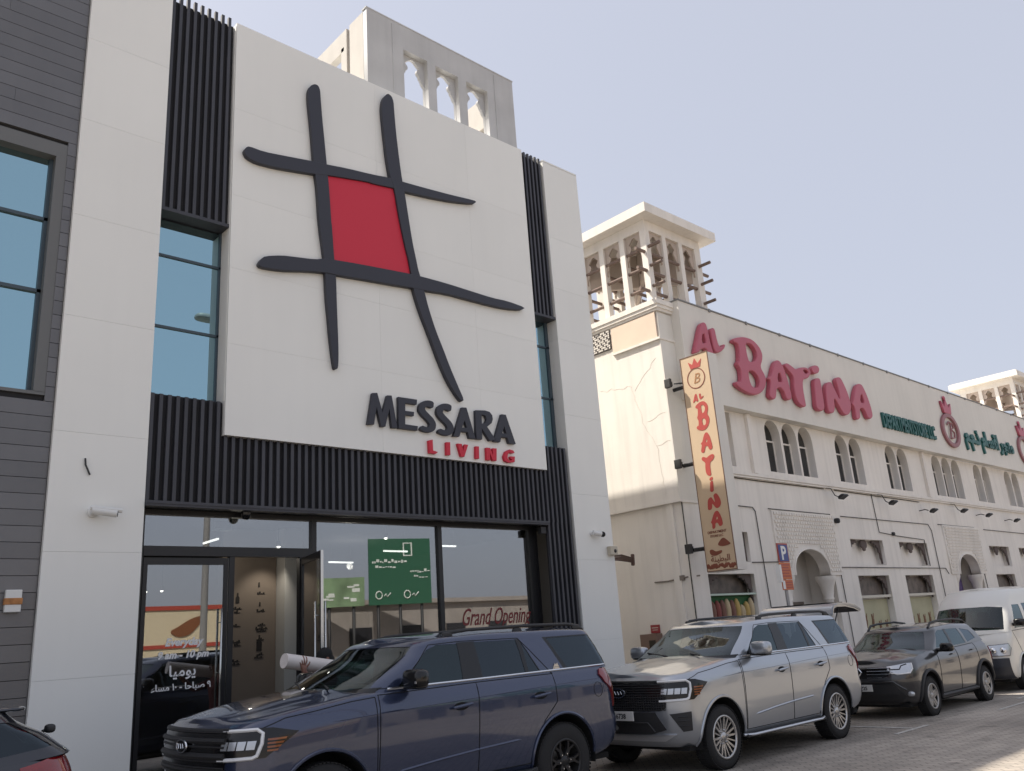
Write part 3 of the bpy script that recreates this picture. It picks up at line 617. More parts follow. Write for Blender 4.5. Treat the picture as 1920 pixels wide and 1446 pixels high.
# ================================================================ grey tower on the white roof
def lobed(hw, top, spring, sill):
    """half-width, z of apex, z of spring, z of sill -> outline of a lobed arch opening centred on x=0"""
    h = [(0, 0), (.14, .03), (.25, .09), (.38, .20), (.62, .34), (.52, .47), (.42, .52), (.37, .66), (.44, .80), (.56, .86), (.60, 1.02), (.72, 1.12), (.80, 1.32), (1.0, 1.5)]
    k = (top-spring)/1.5
    r = [(u*hw, top-d*k) for u, d in h]
    return [(hw, sill)]+[(x, z) for x, z in reversed(r)] + [(-x, z) for x, z in r[1:]] + [(-hw, sill)]
tw = thing('wind_tower', 'plain grey roofless wind tower with three lobed arches behind the white parapet', 'tower', (10.83, 14, 12.35))
def tower_face(x0, x1, z0, z1, y, holes, th=.14, rec=.05):
    sheet = filled([[(x0, z0), (x1, z0), (x1, z1), (x0, z1)]]+[[(c-hw, s0), (c+hw, s0), (c+hw, t0), (c-hw, t0)] for c, hw, t0, s0 in holes], th)
    return stand(sheet, y+th/2)
OP = [(9.955, .335, 14.75, 12.6), (10.865, .335, 14.73, 12.6), (11.785, .335, 14.72, 12.6)]
bm = tower_face(8.655, 13.0, 12.35, 15.385, 13.0, OP)
bx(bm, 8.635, 13.02, 12.99, 13.16, 15.385, 15.415); bx(bm, 9.32, 9.35, 12.985, 13.0, 12.4, 15.3); bx(bm, 12.36, 12.39, 12.985, 13.0, 12.4, 15.3)
obj('front_wall', bm, M_CONC, tw)
for c, hw, t0, s0 in OP:
    b = filled([[(c-hw-.03, s0), (c+hw+.03, s0), (c+hw+.03, t0+.03), (c-hw-.03, t0+.03)], [(c+x, z) for x, z in lobed(hw-.005, t0-.05, t0-.66, s0+.02)]], .07)
    obj('arch_screen', stand(b, 13.175), M_CONC, tw)
M_CONC_LIT = mat('sunlit tower render', (.50, .47, .43), .85, var=.06, vscale=1.2, streak=.06, bump=.1)  # copy of the grey tower render with sun warmth painted into its colour
bm = NB()
for y0, y1, z0, z1 in ((13.15, 13.70, 12.35, 15.37), (13.70, 13.83, 12.35, 15.37), (13.83, 13.95, 14.95, 15.37), (13.95, 14.95, 14.85, 15.37), (14.95, 15.4, 12.35, 15.37), (13.83, 14.06, 12.35, 14.95)): bx(bm, 8.655+(.06 if y0 == 13.70 else 0), 8.82, y0, y1, z0, z1)
obj('side_wall', bm, M_CONC_LIT, tw)
bm = NB(); bx(bm, 12.83, 13.0, 13.14, 15.4, 12.35, 15.37)
for z in (13.1, 13.5, 13.9, 14.3): bx(bm, 12.62, 12.83, 13.2, 15.3, z, z+.19)
obj('side_wall', bm, M_CONC_LIT, tw)
# ================================================================ cream department store on the right
M_CREAM = mat('cream render', (.80, .755, .695), .85, var=.055, vscale=.7, streak=.10, bump=.25)
M_CREAMD = mat('warm cream panel', (.72, .585, .47), .85, var=.05, bump=.1)
M_CREAML = mat('pale fascia render', (.72, .69, .635), .8, var=.045, vscale=.5, streak=.05)
M_CARVE = mat('carved render', (.60, .545, .48), .85, var=.06, vscale=3, bump=.9, bscale=9)
M_CABLE = mat('black cable', (.015, .015, .016), .6)
M_GREEN = mat('green sign face', (.012, .105, .095), .45)
M_PINK = mat('pink red sign face', (.47, .105, .15), .45)
M_PINKD = mat('faded red sign face', (.30, .13, .14), .5)
G_OLD = glass('dull window glass', (.16, .16, .165), (.65, .67, .70), lo=.16, hi=.6)

st = thing('store_building', 'long cream department store with arched windows behind the parked cars', 'building', (30, 12.5, 0))
def lancet(c, hw, z0, zs, zt):
    """pointed-round arched outline"""
    n = 9; L = [(c-hw, z0), (c+hw, z0), (c+hw, zs)]
    for k in range(1, n): 
        a = pi/2*k/n; L.append((c+hw*cos(a)**.9, zs+(zt-zs)*sin(a)))
    L.append((c, zt))
    for k in range(n-1, 0, -1):
        a = pi/2*k/n; L.append((c-hw*cos(a)**.9, zs+(zt-zs)*sin(a)))
    L.append((c-hw, zs))
    return L
WIN = []
for b in (0, 11.8, 23.6):
    for c in (22.11, 23.06, 24.01): WIN.append((c+b, .425))
    for c in (26.31, 27.26, 29.93, 30.88): WIN.append((c+b, .425))
NICHE = [(25.78, 28.02, 3.27, 4.08), (29.25, 31.52, 3.26, 4.06), (25.88, 28.0, 1.0, 2.95), (29.25, 31.46, 1.0, 2.95)]
NICHE += [(a+11.8, b+11.8, c, d) for a, b, c, d in NICHE]
SIDEN = [(18.0, 20.02, 3.33, 4.12), (17.98, 20.05, 1.98, 3.03)]
holes = [lancet(c, hw, 5.9, 6.98, 7.455) for c, hw in WIN if c+hw < 47.8]
holes += [[(a, c), (b, c), (b, d), (a, d)] for a, b, c, d in NICHE+SIDEN]
holes.append([(19.60, 5.9), (19.98, 5.9), (19.98, 7.42), (19.60, 7.42)])
PORT = (23.08, 34.90)
for pc in PORT:
    n = 16; arch = [(pc-1.0, 2.98)]+[(pc-1.0*cos(pi*k/n), 2.98+.74*sin(pi*k/n)**.8) for k in range(1, n)]+[(pc+1.0, 2.98)]
    holes.append([(pc-1.33, .12), (pc+1.33, .12), (pc+1.33, 2.975)]+list(reversed(arch))+[(pc-1.33, 2.975)])
DEP = .28
sheet = filled([[(17.32, 0.05), (48, 0.05), (48, 7.47), (17.32, 7.47)]]+holes, DEP)
obj('front_wall', stand(sheet, 12.5+DEP/2), M_CREAM, st)
bm = NB()
bx(bm, 17.25, 21.6, 12.782, 13.0, .05, 7.47)
bx(bm, 21.6, 48, 12.782, 13.0, 4.2, 7.47)
for a, b in ((24.5, 33.4), (36.4, 48)): bx(bm, a, b, 12.782, 13.0, .05, 4.2)
for a, b in ((21.6, 24.5), (33.4, 36.4)):
    bx(bm, a, b, 13.4, 13.5, .05, 4.2); bx(bm, a-.1, a, 12.782, 13.5, .05, 4.2); bx(bm, b, b+.1, 12.782, 13.5, .05, 4.2); bx(bm, a, b, 12.782, 13.4, 4.1, 4.2)
obj('inner_wall', bm, M_CREAM, st)
for c, hw in WIN:
    if c+hw > 47.8: continue
    b = NB(); prism(b, [(p[0], p[1]) for p in lancet(c, hw-.02, 5.92, 6.96, 7.42)], 12.762, 12.772)
    wf = obj('arched_window', b, G_OLD, st)
    b = NB(); bx(b, c-.02, c+.02, 12.735, 12.76, 5.92, 7.3); bx(b, c-hw+.02, c+hw-.02, 12.737, 12.758, 6.86, 6.91); bx(b, c-hw, c-hw+.04, 12.735, 12.76, 5.92, 6.93); bx(b, c+hw-.04, c+hw, 12.735, 12.76, 5.92, 6.93)
    obj('glazing_bar', b, M_CREAM, wf)
# slim mullion columns and pilasters
for b0 in (0, 11.8):
    for x in (20.80,):
        b = NB(); bx(b, x+b0-.09, x+b0+.09, 12.40, 12.50, 5.75, 7.46); obj('pilaster', b, M_CREAM, st)
b = NB()
bx(b, 18.9, 48, 12.40, 12.52, 5.66, 5.74); bx(b, 18.9, 48, 12.43, 12.52, 5.60, 5.655)
obj('string_course', b, M_CREAM, st)
# fascia with coping
b = NB(); bx(b, 17.80, 48, 12.2, 12.5, 7.475, 10.2); obj('fascia', b, M_CREAML, st)
b = NB(); bx(b, 17.78, 48, 12.175, 12.52, 10.203, 10.24)
for k in range(16): bx(b, 19.2+1.85*k, 19.28+1.85*k, 12.17, 12.2, 10.16, 10.255)
obj('coping', b, mat('grey coping', (.20, .20, .20), .6), st)
# left flank of the store
b = NB()
bx(b, 17.2, 17.5, 12.502, 40, 4.83, 10.1); bx(b, 17.30, 17.5, 12.52, 40, .05, 4.82)
obj('flank_wall', b, M_CREAM, st)
b = NB(); bx(b, 17.19, 17.92, 12.47, 12.51, 4.81, 9.83); obj('corner_pier', b, M_CREAML, st)
b = NB()
bx(b, 17.14, 17.98, 12.42, 12.6, 9.86, 9.93); bx(b, 17.10, 17.98, 12.38, 12.6, 9.932, 10.02); bx(b, 17.07, 17.98, 12.35, 12.6, 10.022, 10.16)
bx(b, 17.14, 17.2, 12.6, 15.4, 9.86, 9.93); bx(b, 17.10, 17.2, 12.6, 15.4, 9.932, 10.02); bx(b, 17.07, 17.2, 12.6, 15.4, 10.022, 10.16)
bx(b, 17.13, 17.93, 12.44, 12.6, 9.06, 9.12); bx(b, 17.13, 17.2, 12.6, 14.08, 9.06, 9.12)
bx(b, 17.25, 17.93, 12.46, 12.52, 4.78, 4.84); bx(b, 17.17, 17.25, 12.46, 40, 4.79, 4.85)
obj('moulding', b, M_CREAM, st)
b = NB(); bx(b, 17.15, 17.2, 12.53, 14.06, 9.13, 9.84); obj('warm_panel', b, M_CREAMD, st)
b = NB(); bx(b, 17.16, 17.198, 14.12, 14.9, 9.28, 9.84); obj('grille_backing', b, mat('dark grille backing', (.10, .09, .085), .9), st)
b = NB()
for k in range(14):
    for q in range(9):
        y = 14.14+.055*k; z = 9.30+.06*q
        if (k*5+q*3) % 7 < 5: bx(b, 17.145, 17.158, y, y+.042, z, z+.045)
obj('vent_grille', b, M_CREAM, st)
# shallow relief and a long crack on the sunny flank
b = NB()
rnd = random.Random(3)
def jag(p, q, n, amp):
    L = []
    for i in range(n+1):
        t = i/n; L.append((p[0]+(q[0]-p[0])*t+rnd.uniform(-amp, amp)*(0 < i < n), p[1]+(q[1]-p[1])*t+rnd.uniform(-amp, amp)*(0 < i < n)))
    return L
for path in (jag((14.7, 8.20), (13.6, 8.05), 9, .05)+jag((13.6, 8.05), (13.3, 6.9), 9, .05)+jag((13.3, 6.9), (12.95, 6.2), 6, .05)+jag((12.95, 6.2), (12.9, 5.0), 8, .04), jag((13.2, 7.0), (12.6, 7.1), 6, .03), jag((13.0, 6.3), (12.55, 6.35), 5, .03), jag((13.5, 7.9), (12.7, 8.6), 7, .05)):
    tube(b, [(17.197, y, z) for y, z in path], .0025, 4)
obj('wall_crack', b, mat('crack filler', (.66, .59, .52), .9), st)
b = NB(); tube(b, [(17.27, 12.50, 4.78), (17.27, 12.49, .2)], .014, 6); o = obj('corner_cable', b, M_CABLE, None, smooth=True, loc=(17.27, 12.5, 2.5)); tagp(o, 'black cable running straight down the front corner of the cream store', 'cable')
# roof slab
b = NB(); bx(b, 17.5, 48, 12.55, 40, 9.5, 9.7); obj('roof', b, M_CREAML, st)
# portals: carved panel, capitals, columns
for pc in PORT:
    n = 16; arch = [(pc-1.0, 2.97)]+[(pc-1.0*cos(pi*k/n), 2.97+.75*sin(pi*k/n)**.8) for k in range(1, n)]+[(pc+1.0, 2.97)]
    sh = filled([[(pc-1.75, 2.97)]+arch+[(pc+1.75, 2.97), (pc+1.75, 4.76), (pc-1.75, 4.76)]], .05)
    pn = obj('carved_panel', stand(sh, 12.475), M_CREAM, st)
    b = NB()
    for r in range(15):
        for c in range(25):
            x = pc-1.68+.137*c+(r % 2)*.068; z = 3.08+.112*r
            if x+.06 > pc+1.7: continue
            u = (x+.05-pc)/1.1
            if abs(u) < 1 and z < 3.06+.80*max(0, 1-u*u)**.45: continue
            bx(b, x, x+.098, 12.415, 12.449, z, z+.074)
    obj('carved_tiles', b, M_CREAM, pn)
    b = NB(); tube(b, [(x, 12.435, z) for x, z in arch], .025, 6); obj('arch_moulding', b, M_CREAM, pn, smooth=True)
    for s in (-1, 1):
        x = pc+s*1.17
        b = NB(); lathe(b, [(.15, .12), (.15, .4), (.13, .45), (.13, 2.25), (.16, 2.30), (.14, 2.36), (.17, 2.5), (.20, 2.66), (.27, 2.82), (.29, 2.87), (.29, 2.96)], (x, 12.72, 0), 'z', 24); obj('portal_column', b, M_CREAM, st, smooth=True)
    b = NB(); bx(b, pc-.75, pc+.75, 13.36, 13.4, .12, 2.2); bx(b, pc-.8, pc+.8, 13.34, 13.36, 2.2, 2.28); obj('portal_door', b, mat('dark door', (.16, .13, .11), .6), st)
b = NB(); bx(b, 34.0, 35.9, 13.2, 13.26, 1.2, 3.0); obj('door_banner', b, mat('violet banner', (.16, .12, .26), .5, var=.35, vscale=6), st)
# niches: recessed backs, scalloped screens, shop displays
M_NDARK = mat('dark niche carving', (.12, .095, .088), .9, var=.2)  # dark tone of the niche brackets and pendants
def spandrel(x, z, w_, h, s):
    q = [(0, 0), (1, 0), (1, -.12), (.80, -.10), (.66, -.20), (.52, -.16), (.42, -.32), (.30, -.30), (.26, -.5), (.14, -.52), (.14, -.75), (.05, -.82), (0, -1)]
    return [(x+s*a*w_, z+b*h) for a, b in q]
for i, (a, b_, c, d) in enumerate(NICHE+SIDEN):
    if a > 46: continue
    tall = d-c > 1.0
    for s, xx in ((1, a+.02), (-1, b_-.02)):
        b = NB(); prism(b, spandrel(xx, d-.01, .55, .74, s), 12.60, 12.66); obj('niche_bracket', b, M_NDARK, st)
    if not tall:
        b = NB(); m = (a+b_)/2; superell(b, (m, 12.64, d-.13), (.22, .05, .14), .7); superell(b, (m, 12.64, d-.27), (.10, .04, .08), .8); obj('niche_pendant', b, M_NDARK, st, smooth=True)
for i, (a, b_, c, d) in enumerate(NICHE):
    if d-c > 1.0:
        b = NB(); bx(b, a+.03, b_-.03, 12.70, 12.76, c, d-.72); bd = obj('window_poster', b, mat('pale yellow poster', (.42, .40, .26), .6, var=.1, vscale=1.5), st)
        b = NB(); bx(b, a, b_, 12.54, 12.70, d-.68, d-.60); obj('awning_bar', b, mat('cream bar', (.60, .56, .48), .6), st)
        b = NB(); bx(b, a+.05, b_-.05, 12.75, 12.778, d-.60, d-.02); obj('display_glass', b, mat('dim display', (.11, .085, .07), .5, var=.45, vscale=5), st)
        # printed figures on the poster
        rr = random.Random(i)
        for k in range(4):
            b = NB(); x = a+.35+.45*k; z = 1.15+rr.uniform(0, .25)
            tube(b, [(x, 12.695, z), (x+.06, 12.695, z+.22), (x+.02, 12.695, z+.40)], [.05, .05, .015], 6); tube(b, [(x+.06, 12.695, z+.2), (x+.17, 12.695, z+.42)], [.03, .012], 6)
            obj('poster_print', b, mat('brown poster print', (.22, .12, .07), .7), bd)
# left display: shelf and hanging goods
a, b_ = SIDEN[1][:2]
b = NB(); bx(b, a, b_, 12.77, 12.78, 1.98, 3.03); obj('display_back', b, mat('dim display', (.11, .085, .07), .5, var=.45, vscale=5), st)
b = NB(); bx(b, a, b_, 12.52, 12.75, 2.50, 2.545); obj('display_shelf', b, mat('pale green shelf', (.50, .60, .52), .4), st)
b = NB(); bx(b, a, b_, 12.70, 12.766, 1.98, 2.495); obj('green_cloth', b, mat('green cloth', (.035, .14, .05), .7), st)
rr = random.Random(5)
GOODS = [mat('cream cloth', (.50, .40, .25), .8), mat('brown cloth', (.20, .10, .075), .8), mat('yellow cloth', (.48, .34, .12), .8), mat('dull red cloth', (.24, .07, .06), .8)]
for k in range(9):
    x = a+.16+.215*k; h = rr.uniform(.28, .46); g = GOODS[[1, 3, 1, 0, 1, 2, 0, 2, 0][k]]
    b = NB(); lathe(b, [(.001, 1.98), (.085, 1.99), (.095, 1.98+h*.4), (.075, 1.98+h*.75), (.035, 1.98+h*.95), (.001, 1.98+h)], (x, 12.61, 0), 'z', 12)
    o = obj('folded_garment', b, g, None, smooth=True, loc=(x, 12.61, 1.98))
    tagp(o, ['brown cloth bundle at the left end of the green backed display', 'dull red cloth bundle second from the left on the green backed display', 'brown cloth bundle third from the left on the green backed display', 'cream cloth bundle between two brown ones on the green backed display', 'brown cloth bundle in the middle of the green backed display', 'yellow cloth bundle right of the middle on the green backed display', 'cream cloth bundle between two yellow ones on the green backed display', 'yellow cloth bundle second from the right on the green backed display', 'cream cloth bundle at the right end of the green backed display'][k], 'cloth bundle', 'cloth bundles in the display window')
# raised letters on the fascia
sg = thing('sign_lettering', 'large pink red playful raised letters along the cream fascia', 'sign', (22, 11.9, 8.6))
for ch, sm, lp in LET_PINK:
    b = filled([smooth_loop(l, 2 if i == 0 or len(lp[1]) > 9 else 1) for i, l in enumerate(lp)], .15, .03, .03); obj('letter', stand(b, 12.115), M_PINK, sg, smooth=True, angle=60)
sg = thing('sign_lettering', 'small green capitals on the fascia between red letters and crowned ring', 'sign', (30.7, 11.95, 8.1))
t = text_bm('DEPARTMENTSTORE LLC', .5, .08, .012); fit_box(t, 29.077, 33.55, 7.96, 8.509); obj('letter_row', stand(t, 12.155), M_GREEN, sg)
sg = thing('sign_lettering', 'green raised Arabic word on the fascia right of the crowned ring', 'sign', (38.8, 11.95, 8.3))
t = text_bm('\u0645.\u0645.\u0630 \uFEE1\uFE8E\uFEB4\uFED7\uFE8D \uFEAE\uFEA0\uFE98\uFEE3', .6, .08, .03); fit_box(t, 36.6, 42.293, 7.878, 8.895); obj('letter_row', stand(t, 12.155), M_GREEN, sg)
def crown(cx, z, w_, h): return [(cx-w_*.36, z), (cx+w_*.36, z), (cx+w_*.5, z+h*.75), (cx+w_*.2, z+h*.40), (cx, z+h), (cx-w_*.2, z+h*.40), (cx-w_*.5, z+h*.75)]
for cx, lb, full in ((35.197, 'faded red crowned ring with a script initial on the fascia between green words', 1), (43.92, 'red crowned ring on the fascia cut off by the right picture edge', 0)):
    sg = thing('crown_emblem', lb, 'sign', (cx, 12.15, 8.6))
    ring = lambda rx, rz: [(cx+rx*cos(2*pi*k/36), 8.529+rz*sin(2*pi*k/36)) for k in range(36)]
    b = filled([ring(.86, .70), ring(.66, .53)], .1, .02); obj('ring', stand(b, 12.145), M_PINKD, sg, smooth=True)
    b = filled([crown(cx, 9.22, .96, .63)], .1, .015); obj('crown', stand(b, 12.145), M_PINK, sg)
    b = NB(); superell(b, (cx, 12.14, 9.871), (.10, .05, .09), 1); obj('crown_ball', b, M_PINK, sg, smooth=True)
    if full:
        b = NB(); tube(b, [(cx-.28, 12.13, 8.732), (cx-.1, 12.13, 8.875), (cx+.06, 12.13, 8.814), (cx-.02, 12.13, 8.509), (cx-.16, 12.13, 8.183)], .035, 6); tube(b, [(cx-.02, 12.13, 8.854), (cx+.26, 12.13, 8.834), (cx+.28, 12.13, 8.651), (cx+.02, 12.13, 8.57), (cx+.30, 12.13, 8.468), (cx+.24, 12.13, 8.245), (cx-.1, 12.13, 8.204)], .035, 6)
        obj('initial', b, M_PINKD, sg, smooth=True)
# vertical banner on its projecting fin
M_BAN = mat('golden banner cloth', (.57, .43, .29), .5, var=.05, vscale=1.2)
fn = thing('banner_sign', 'tall golden banner with red vertical letters on a white box at the store corner', 'sign', (17.5, 11.6, 3.0))
b = NB(); bx(b, 17.315, 17.70, 11.19, 12.03, 3.01, 8.35); obj('banner_box', b, M_CREAML, fn)
b = NB()
for z in (3.6, 5.7, 7.7): tube(b, [(17.5, 12.03, z), (17.5, 12.5, z)], .05, 8)
obj('wall_bracket', b, M_TRIM, fn)
b = NB(); bx(b, 17.299, 17.312, 11.205, 12.015, 3.04, 8.36); obj('banner', b, M_BAN, fn)
b = NB(); bx(b, 17.290, 17.314, 11.19, 11.205, 3.02, 8.38); bx(b, 17.290, 17.314, 12.015, 12.03, 3.02, 8.38); bx(b, 17.290, 17.314, 11.205, 12.015, 8.36, 8.38); bx(b, 17.290, 17.314, 11.205, 12.015, 3.02, 3.04); obj('banner_frame', b, mat('brown banner frame', (.16, .08, .05), .5), fn)
M_BRED = mat('red banner print', (.42, .055, .045), .6)
M_BBRN = mat('brown banner print', (.20, .055, .03), .6)
BX = 17.295
def ban(bm_, m, nm='banner_letter'): return obj(nm, bm_, m, fn)
def bring(loops, d=.006):
    b = filled(loops, d)
    return onwall_x(b, BX)
def place_glyph(lp, yc, z0, z1, wd, m):
    xs = [p[0] for l in lp for p in l]; zs = [p[1] for l in lp for p in l]
    a, b_, c, d = min(xs), max(xs), min(zs), max(zs)
    L = [[(-yc-wd/2+(p[0]-a)/(b_-a)*wd, z0+(p[1]-c)/(d-c)*(z1-z0)) for p in smooth_loop(l, 2)] for l in lp]
    ban(bring(L), m)
G = {}
for i, (ch, sm, lp) in enumerate(LET_PINK): G[i] = lp
yc = 11.61
place_glyph(G[0], yc+.10, 7.158, 7.373, .16, M_BRED); place_glyph(G[1], yc-.08, 7.197, 7.353, .13, M_BRED)
for gi, z0, z1, wd in ((2, 6.415, 7.138, 0.407), (3, 5.858, 6.346, 0.349), (4, 5.271, 5.789, 0.369), (5, 4.88, 5.242, 0.126), (6, 4.46, 4.832, 0.388), (7, 4.001, 4.421, 0.33)):
    place_glyph(G[gi], yc-.03, z0, z1, wd, M_BRED)
rg = lambda r1, r2: [[(-yc+r*cos(2*pi*k/32), 7.764+r*sin(2*pi*k/32)) for k in range(32)] for r in (r1, r2)]
ban(bring(rg(.27, .245)), M_BBRN, 'banner_ring')
ban(bring([crown(-yc+.02, 8.028, .40, .26)]), M_BRED, 'banner_crown')
t = text_bm('B', .36, .006, 0, shear=.3); move(t, -yc, 7.637, 0); ban(onwall_x(t, BX), mat('tan banner print', (.36, .18, .08), .6), 'banner_letter')
t = text_bm('DEPARTMENT', .085, .006, .001); move(t, -yc, 3.903, 0); ban(onwall_x(t, BX), M_BBRN)
t = text_bm('STORE LLC', .075, .006, .001); move(t, -yc-.02, 3.815, 0); ban(onwall_x(t, BX), M_BBRN)
ban(bring([smooth_loop([(-yc-.05, 3.62), (-yc+.14, 3.80), (-yc+.30, 3.66), (-yc+.34, 3.60), (-yc+.1, 3.57)], 2)]), M_BBRN, 'banner_print')
ban(bring([smooth_loop([(-yc-.28, 3.52), (-yc-.2, 3.54), (-yc-.1, 3.47), (-yc+.08, 3.50), (-yc+.05, 3.42), (-yc-.15, 3.37), (-yc-.27, 3.42)], 2)]), M_BBRN, 'banner_print')
b = NB()
rr = random.Random(9)
for k in range(14):
    y = 11.25+.056*k; z = 3.08+rr.uniform(0, .06); superell(b, (17.296, y, z+.03), (.006, .05, rr.uniform(.03, .07)), 1, 8, 6)
obj('banner_print', b, M_BBRN, fn, smooth=True)
t = text_bm('\uFE94\uFEE8\uFEF4\uFEC3\uFE92\uFEDF\uFE8D', .2, .006, .002); move(t, -yc, 3.24, 0); ban(onwall_x(t, BX), M_BBRN)
for z, lb in ((7.774, 'highest of the three black floodlights beside the golden banner'), (5.682, 'middle one of the three black floodlights beside the golden banner'), (3.6, 'lowest of the three black floodlights beside the golden banner')):
    t = thing('floodlight', lb, 'floodlight', (17.3, 12.1, z), 'floodlights beside the banner')
    b = NB(); tube(b, [(17.45, 12.03, z), (17.40, 12.12, z+.01), (17.22, 12.24, z)], .022, 6); obj('bracket', b, M_TRIM, t)
    b = box(17.02, 17.11, 12.22, 12.40, z-.115, z+.115, .015); obj('lamp_head', b, M_TRIM, t)
    b = NB(); bx(b, 17.11, 17.20, 12.27, 12.35, z-.06, z+.06); obj('lens', b, M_GLOSS, t)
# floodlights on short arms along the string course
for k, (x, z, y0, lb) in enumerate(((24.86, 5.27, 0, 'black floodlight on an arm above the first portal, leftmost of its row'), (28.33, 5.27, 0, 'black floodlight on an arm left of the dropping cable'), (31.57, 5.15, 1, 'black floodlight above the second square niche'), (34.48, 5.28, 0, 'small black floodlight above the second carved portal'), (37.02, 5.22, 1, 'black floodlight right of the second carved portal'), (40.2, 5.13, 1, 'black floodlight nearest to the right picture edge'))):
    t = thing('floodlight', lb, 'floodlight', (x, 12.4, z), 'floodlights along the string course')
    b = NB()
    if y0 == 0: tube(b, [(x-.15, 12.46, 5.60), (x-.15, 12.30, 5.56), (x-.15, 12.2, z+.05)], .014, 6); tube(b, [(x-.15, 12.2, z+.06), (x+.1, 12.2, z+.02)], .014, 6)
    else: tube(b, [(x-.1, 12.5, z+.06), (x-.1, 12.3, z+.08), (x, 12.22, z+.04)], .018, 6)
    obj('bracket', b, M_TRIM, t)
    b = NB(); bx(b, -.16, .16, -.13, .08, -.02, .035); bx(b, -.14, .14, -.08, .05, .036, .065)
    b.transform(Matrix.Translation((x+.12, 12.10, z)) @ Matrix.Rotation(radians(-28), 4, 'X')); obj('lamp_head', b, M_TRIM, t)
# cables clipped to the front wall
CAB = [([(19.46, 4.81), (20.43, 4.8), (20.54, 4.69), (20.61, 2.2), (20.62, .2)], 'black cable bordering the bay right of the golden banner'), ([(21.22, 4.8), (24.70, 4.79), (24.82, 1.57), (24.83, .2)], 'black cable along the top and right edge of the first portal panel'), ([(25.37, 4.76), (31.92, 4.74), (32.13, 4.52), (32.18, 2.03), (32.19, .2)], 'black cable arching over the pair of square niches'), ([(32.82, 4.77), (36.32, 4.77), (36.4, 2.33), (36.4, .2)], 'black cable along the second carved portal panel'), ([(37.34, 4.72), (42.04, 4.69), (44, 4.68)], 'black cable over the niches nearest the right picture edge'),
       ([(20.02, 3.32), (21.32, 3.34)], 'short grey cable between the banner bay and the first portal'), ([(24.72, 3.20), (28.37, 3.19), (32.70, 3.18), (32.9, 2.98)], 'black cable running level under the square niches'), ([(27.79, 5.6), (27.86, 4.34), (29.18, 4.25), (31.31, 4.17), (31.38, 3.26)], 'black cable dropping from the string course and stepping over the second square niche'), ([(25.28, 5.57), (28.4, 5.55), (30.61, 5.54), (31.54, 5.53)], 'black cable sagging just under the string course'), ([(19.6, 5.57), (20.9, 5.56), (24.6, 5.57)], 'thin black cable under the string course left of the floodlights')]
for pts, lb in CAB:
    b = NB(); tube(b, [(x, 12.475, z) for x, z in pts], .013, 6)
    tagp(obj('wall_cable', b, M_CABLE, None, smooth=True, loc=(pts[0][0], 12.47, pts[0][1])), lb, 'cable', 'cables on the cream front wall')
b = NB(); tube(b, [(17.28, 13.62, 2.93), (17.27, 13.2, 2.92), (17.27, 12.62, 2.97), (17.6, 12.47, 2.99)], .02, 6); bx(b, 17.24, 17.30, 12.70, 12.82, 2.90, 3.02)
tagp(obj('wall_conduit', b, mat('grey brown conduit', (.22, .19, .16), .7), None, smooth=True, loc=(17.28, 13, 2.93)), 'short conduit with a pale box on the shaded flank of the cream store', 'conduit')
b = NB()
for k in range(4): tube(b, [(13.95, 12.2+.05*k, 3.46+.03*k), (14.6, 12.7+.1*k, 3.38+.05*(k % 2)), (15.6, 13.2, 3.42+.04*k), (16.6, 13.7, 3.44+.03*k)], .022, 6)
tube(b, [(16.55, 13.66, 3.36), (16.62, 13.7, 3.62)], .05, 6)
tagp(obj('cable_bundle', b, mat('brown cable bundle', (.10, .06, .045), .8), None, smooth=True, loc=(14, 12.2, 3.45)), 'brown cable bundle sticking out from behind the right white pier', 'cable')
t = thing('notice_board', 'small red notice on the shaded flank above a brown cabinet', 'notice', (17.28, 13.77, 1.8)); b = box(17.27, 17.295, 13.63, 13.91, 1.71, 1.91, .004); obj('board', b, mat('red notice', (.30, .035, .04), .5), t)
b = NB(); bx(b, 17.266, 17.2695, 13.67, 13.87, 1.83, 1.85); bx(b, 17.266, 17.2695, 13.69, 13.85, 1.78, 1.795); obj('notice_lettering', b, mat('pale notice print', (.6, .5, .45), .6), t)
t = thing('wall_cabinet', 'brown wall cabinet under the small red notice', 'cabinet', (17.2, 13.84, 1.3)); b = box(17.05, 17.295, 13.58, 14.10, 1.2, 1.70, .01); obj('cabinet_body', b, mat('brown cabinet', (.20, .13, .10), .6), t)
b = NB(); bx(b, 17.044, 17.049, 13.62, 13.82, 1.3, 1.55); obj('cabinet_door', b, mat('dark cabinet glass', (.03, .025, .02), .2), t)
b = NB(); superell(b, (28.87, 12.46, 4.31), (.06, .05, .06), .5); tagp(obj('wall_junction', b, M_TRIM, None, smooth=True, loc=(28.87, 12.46, 4.31)), 'small dark junction knob on the cable over the second square niche', 'junction box')
b = NB(); superell(b, (25.0, 12.42, 4.6), (.07, .08, .08), .6); tube(b, [(25.0, 12.5, 4.66), (25.0, 12.42, 4.62)], .02, 6); tagp(obj('security_camera', b, M_TRIM, None, smooth=True, loc=(25.0, 12.46, 4.6)), 'tiny dark camera at the top right corner of the first portal', 'camera')

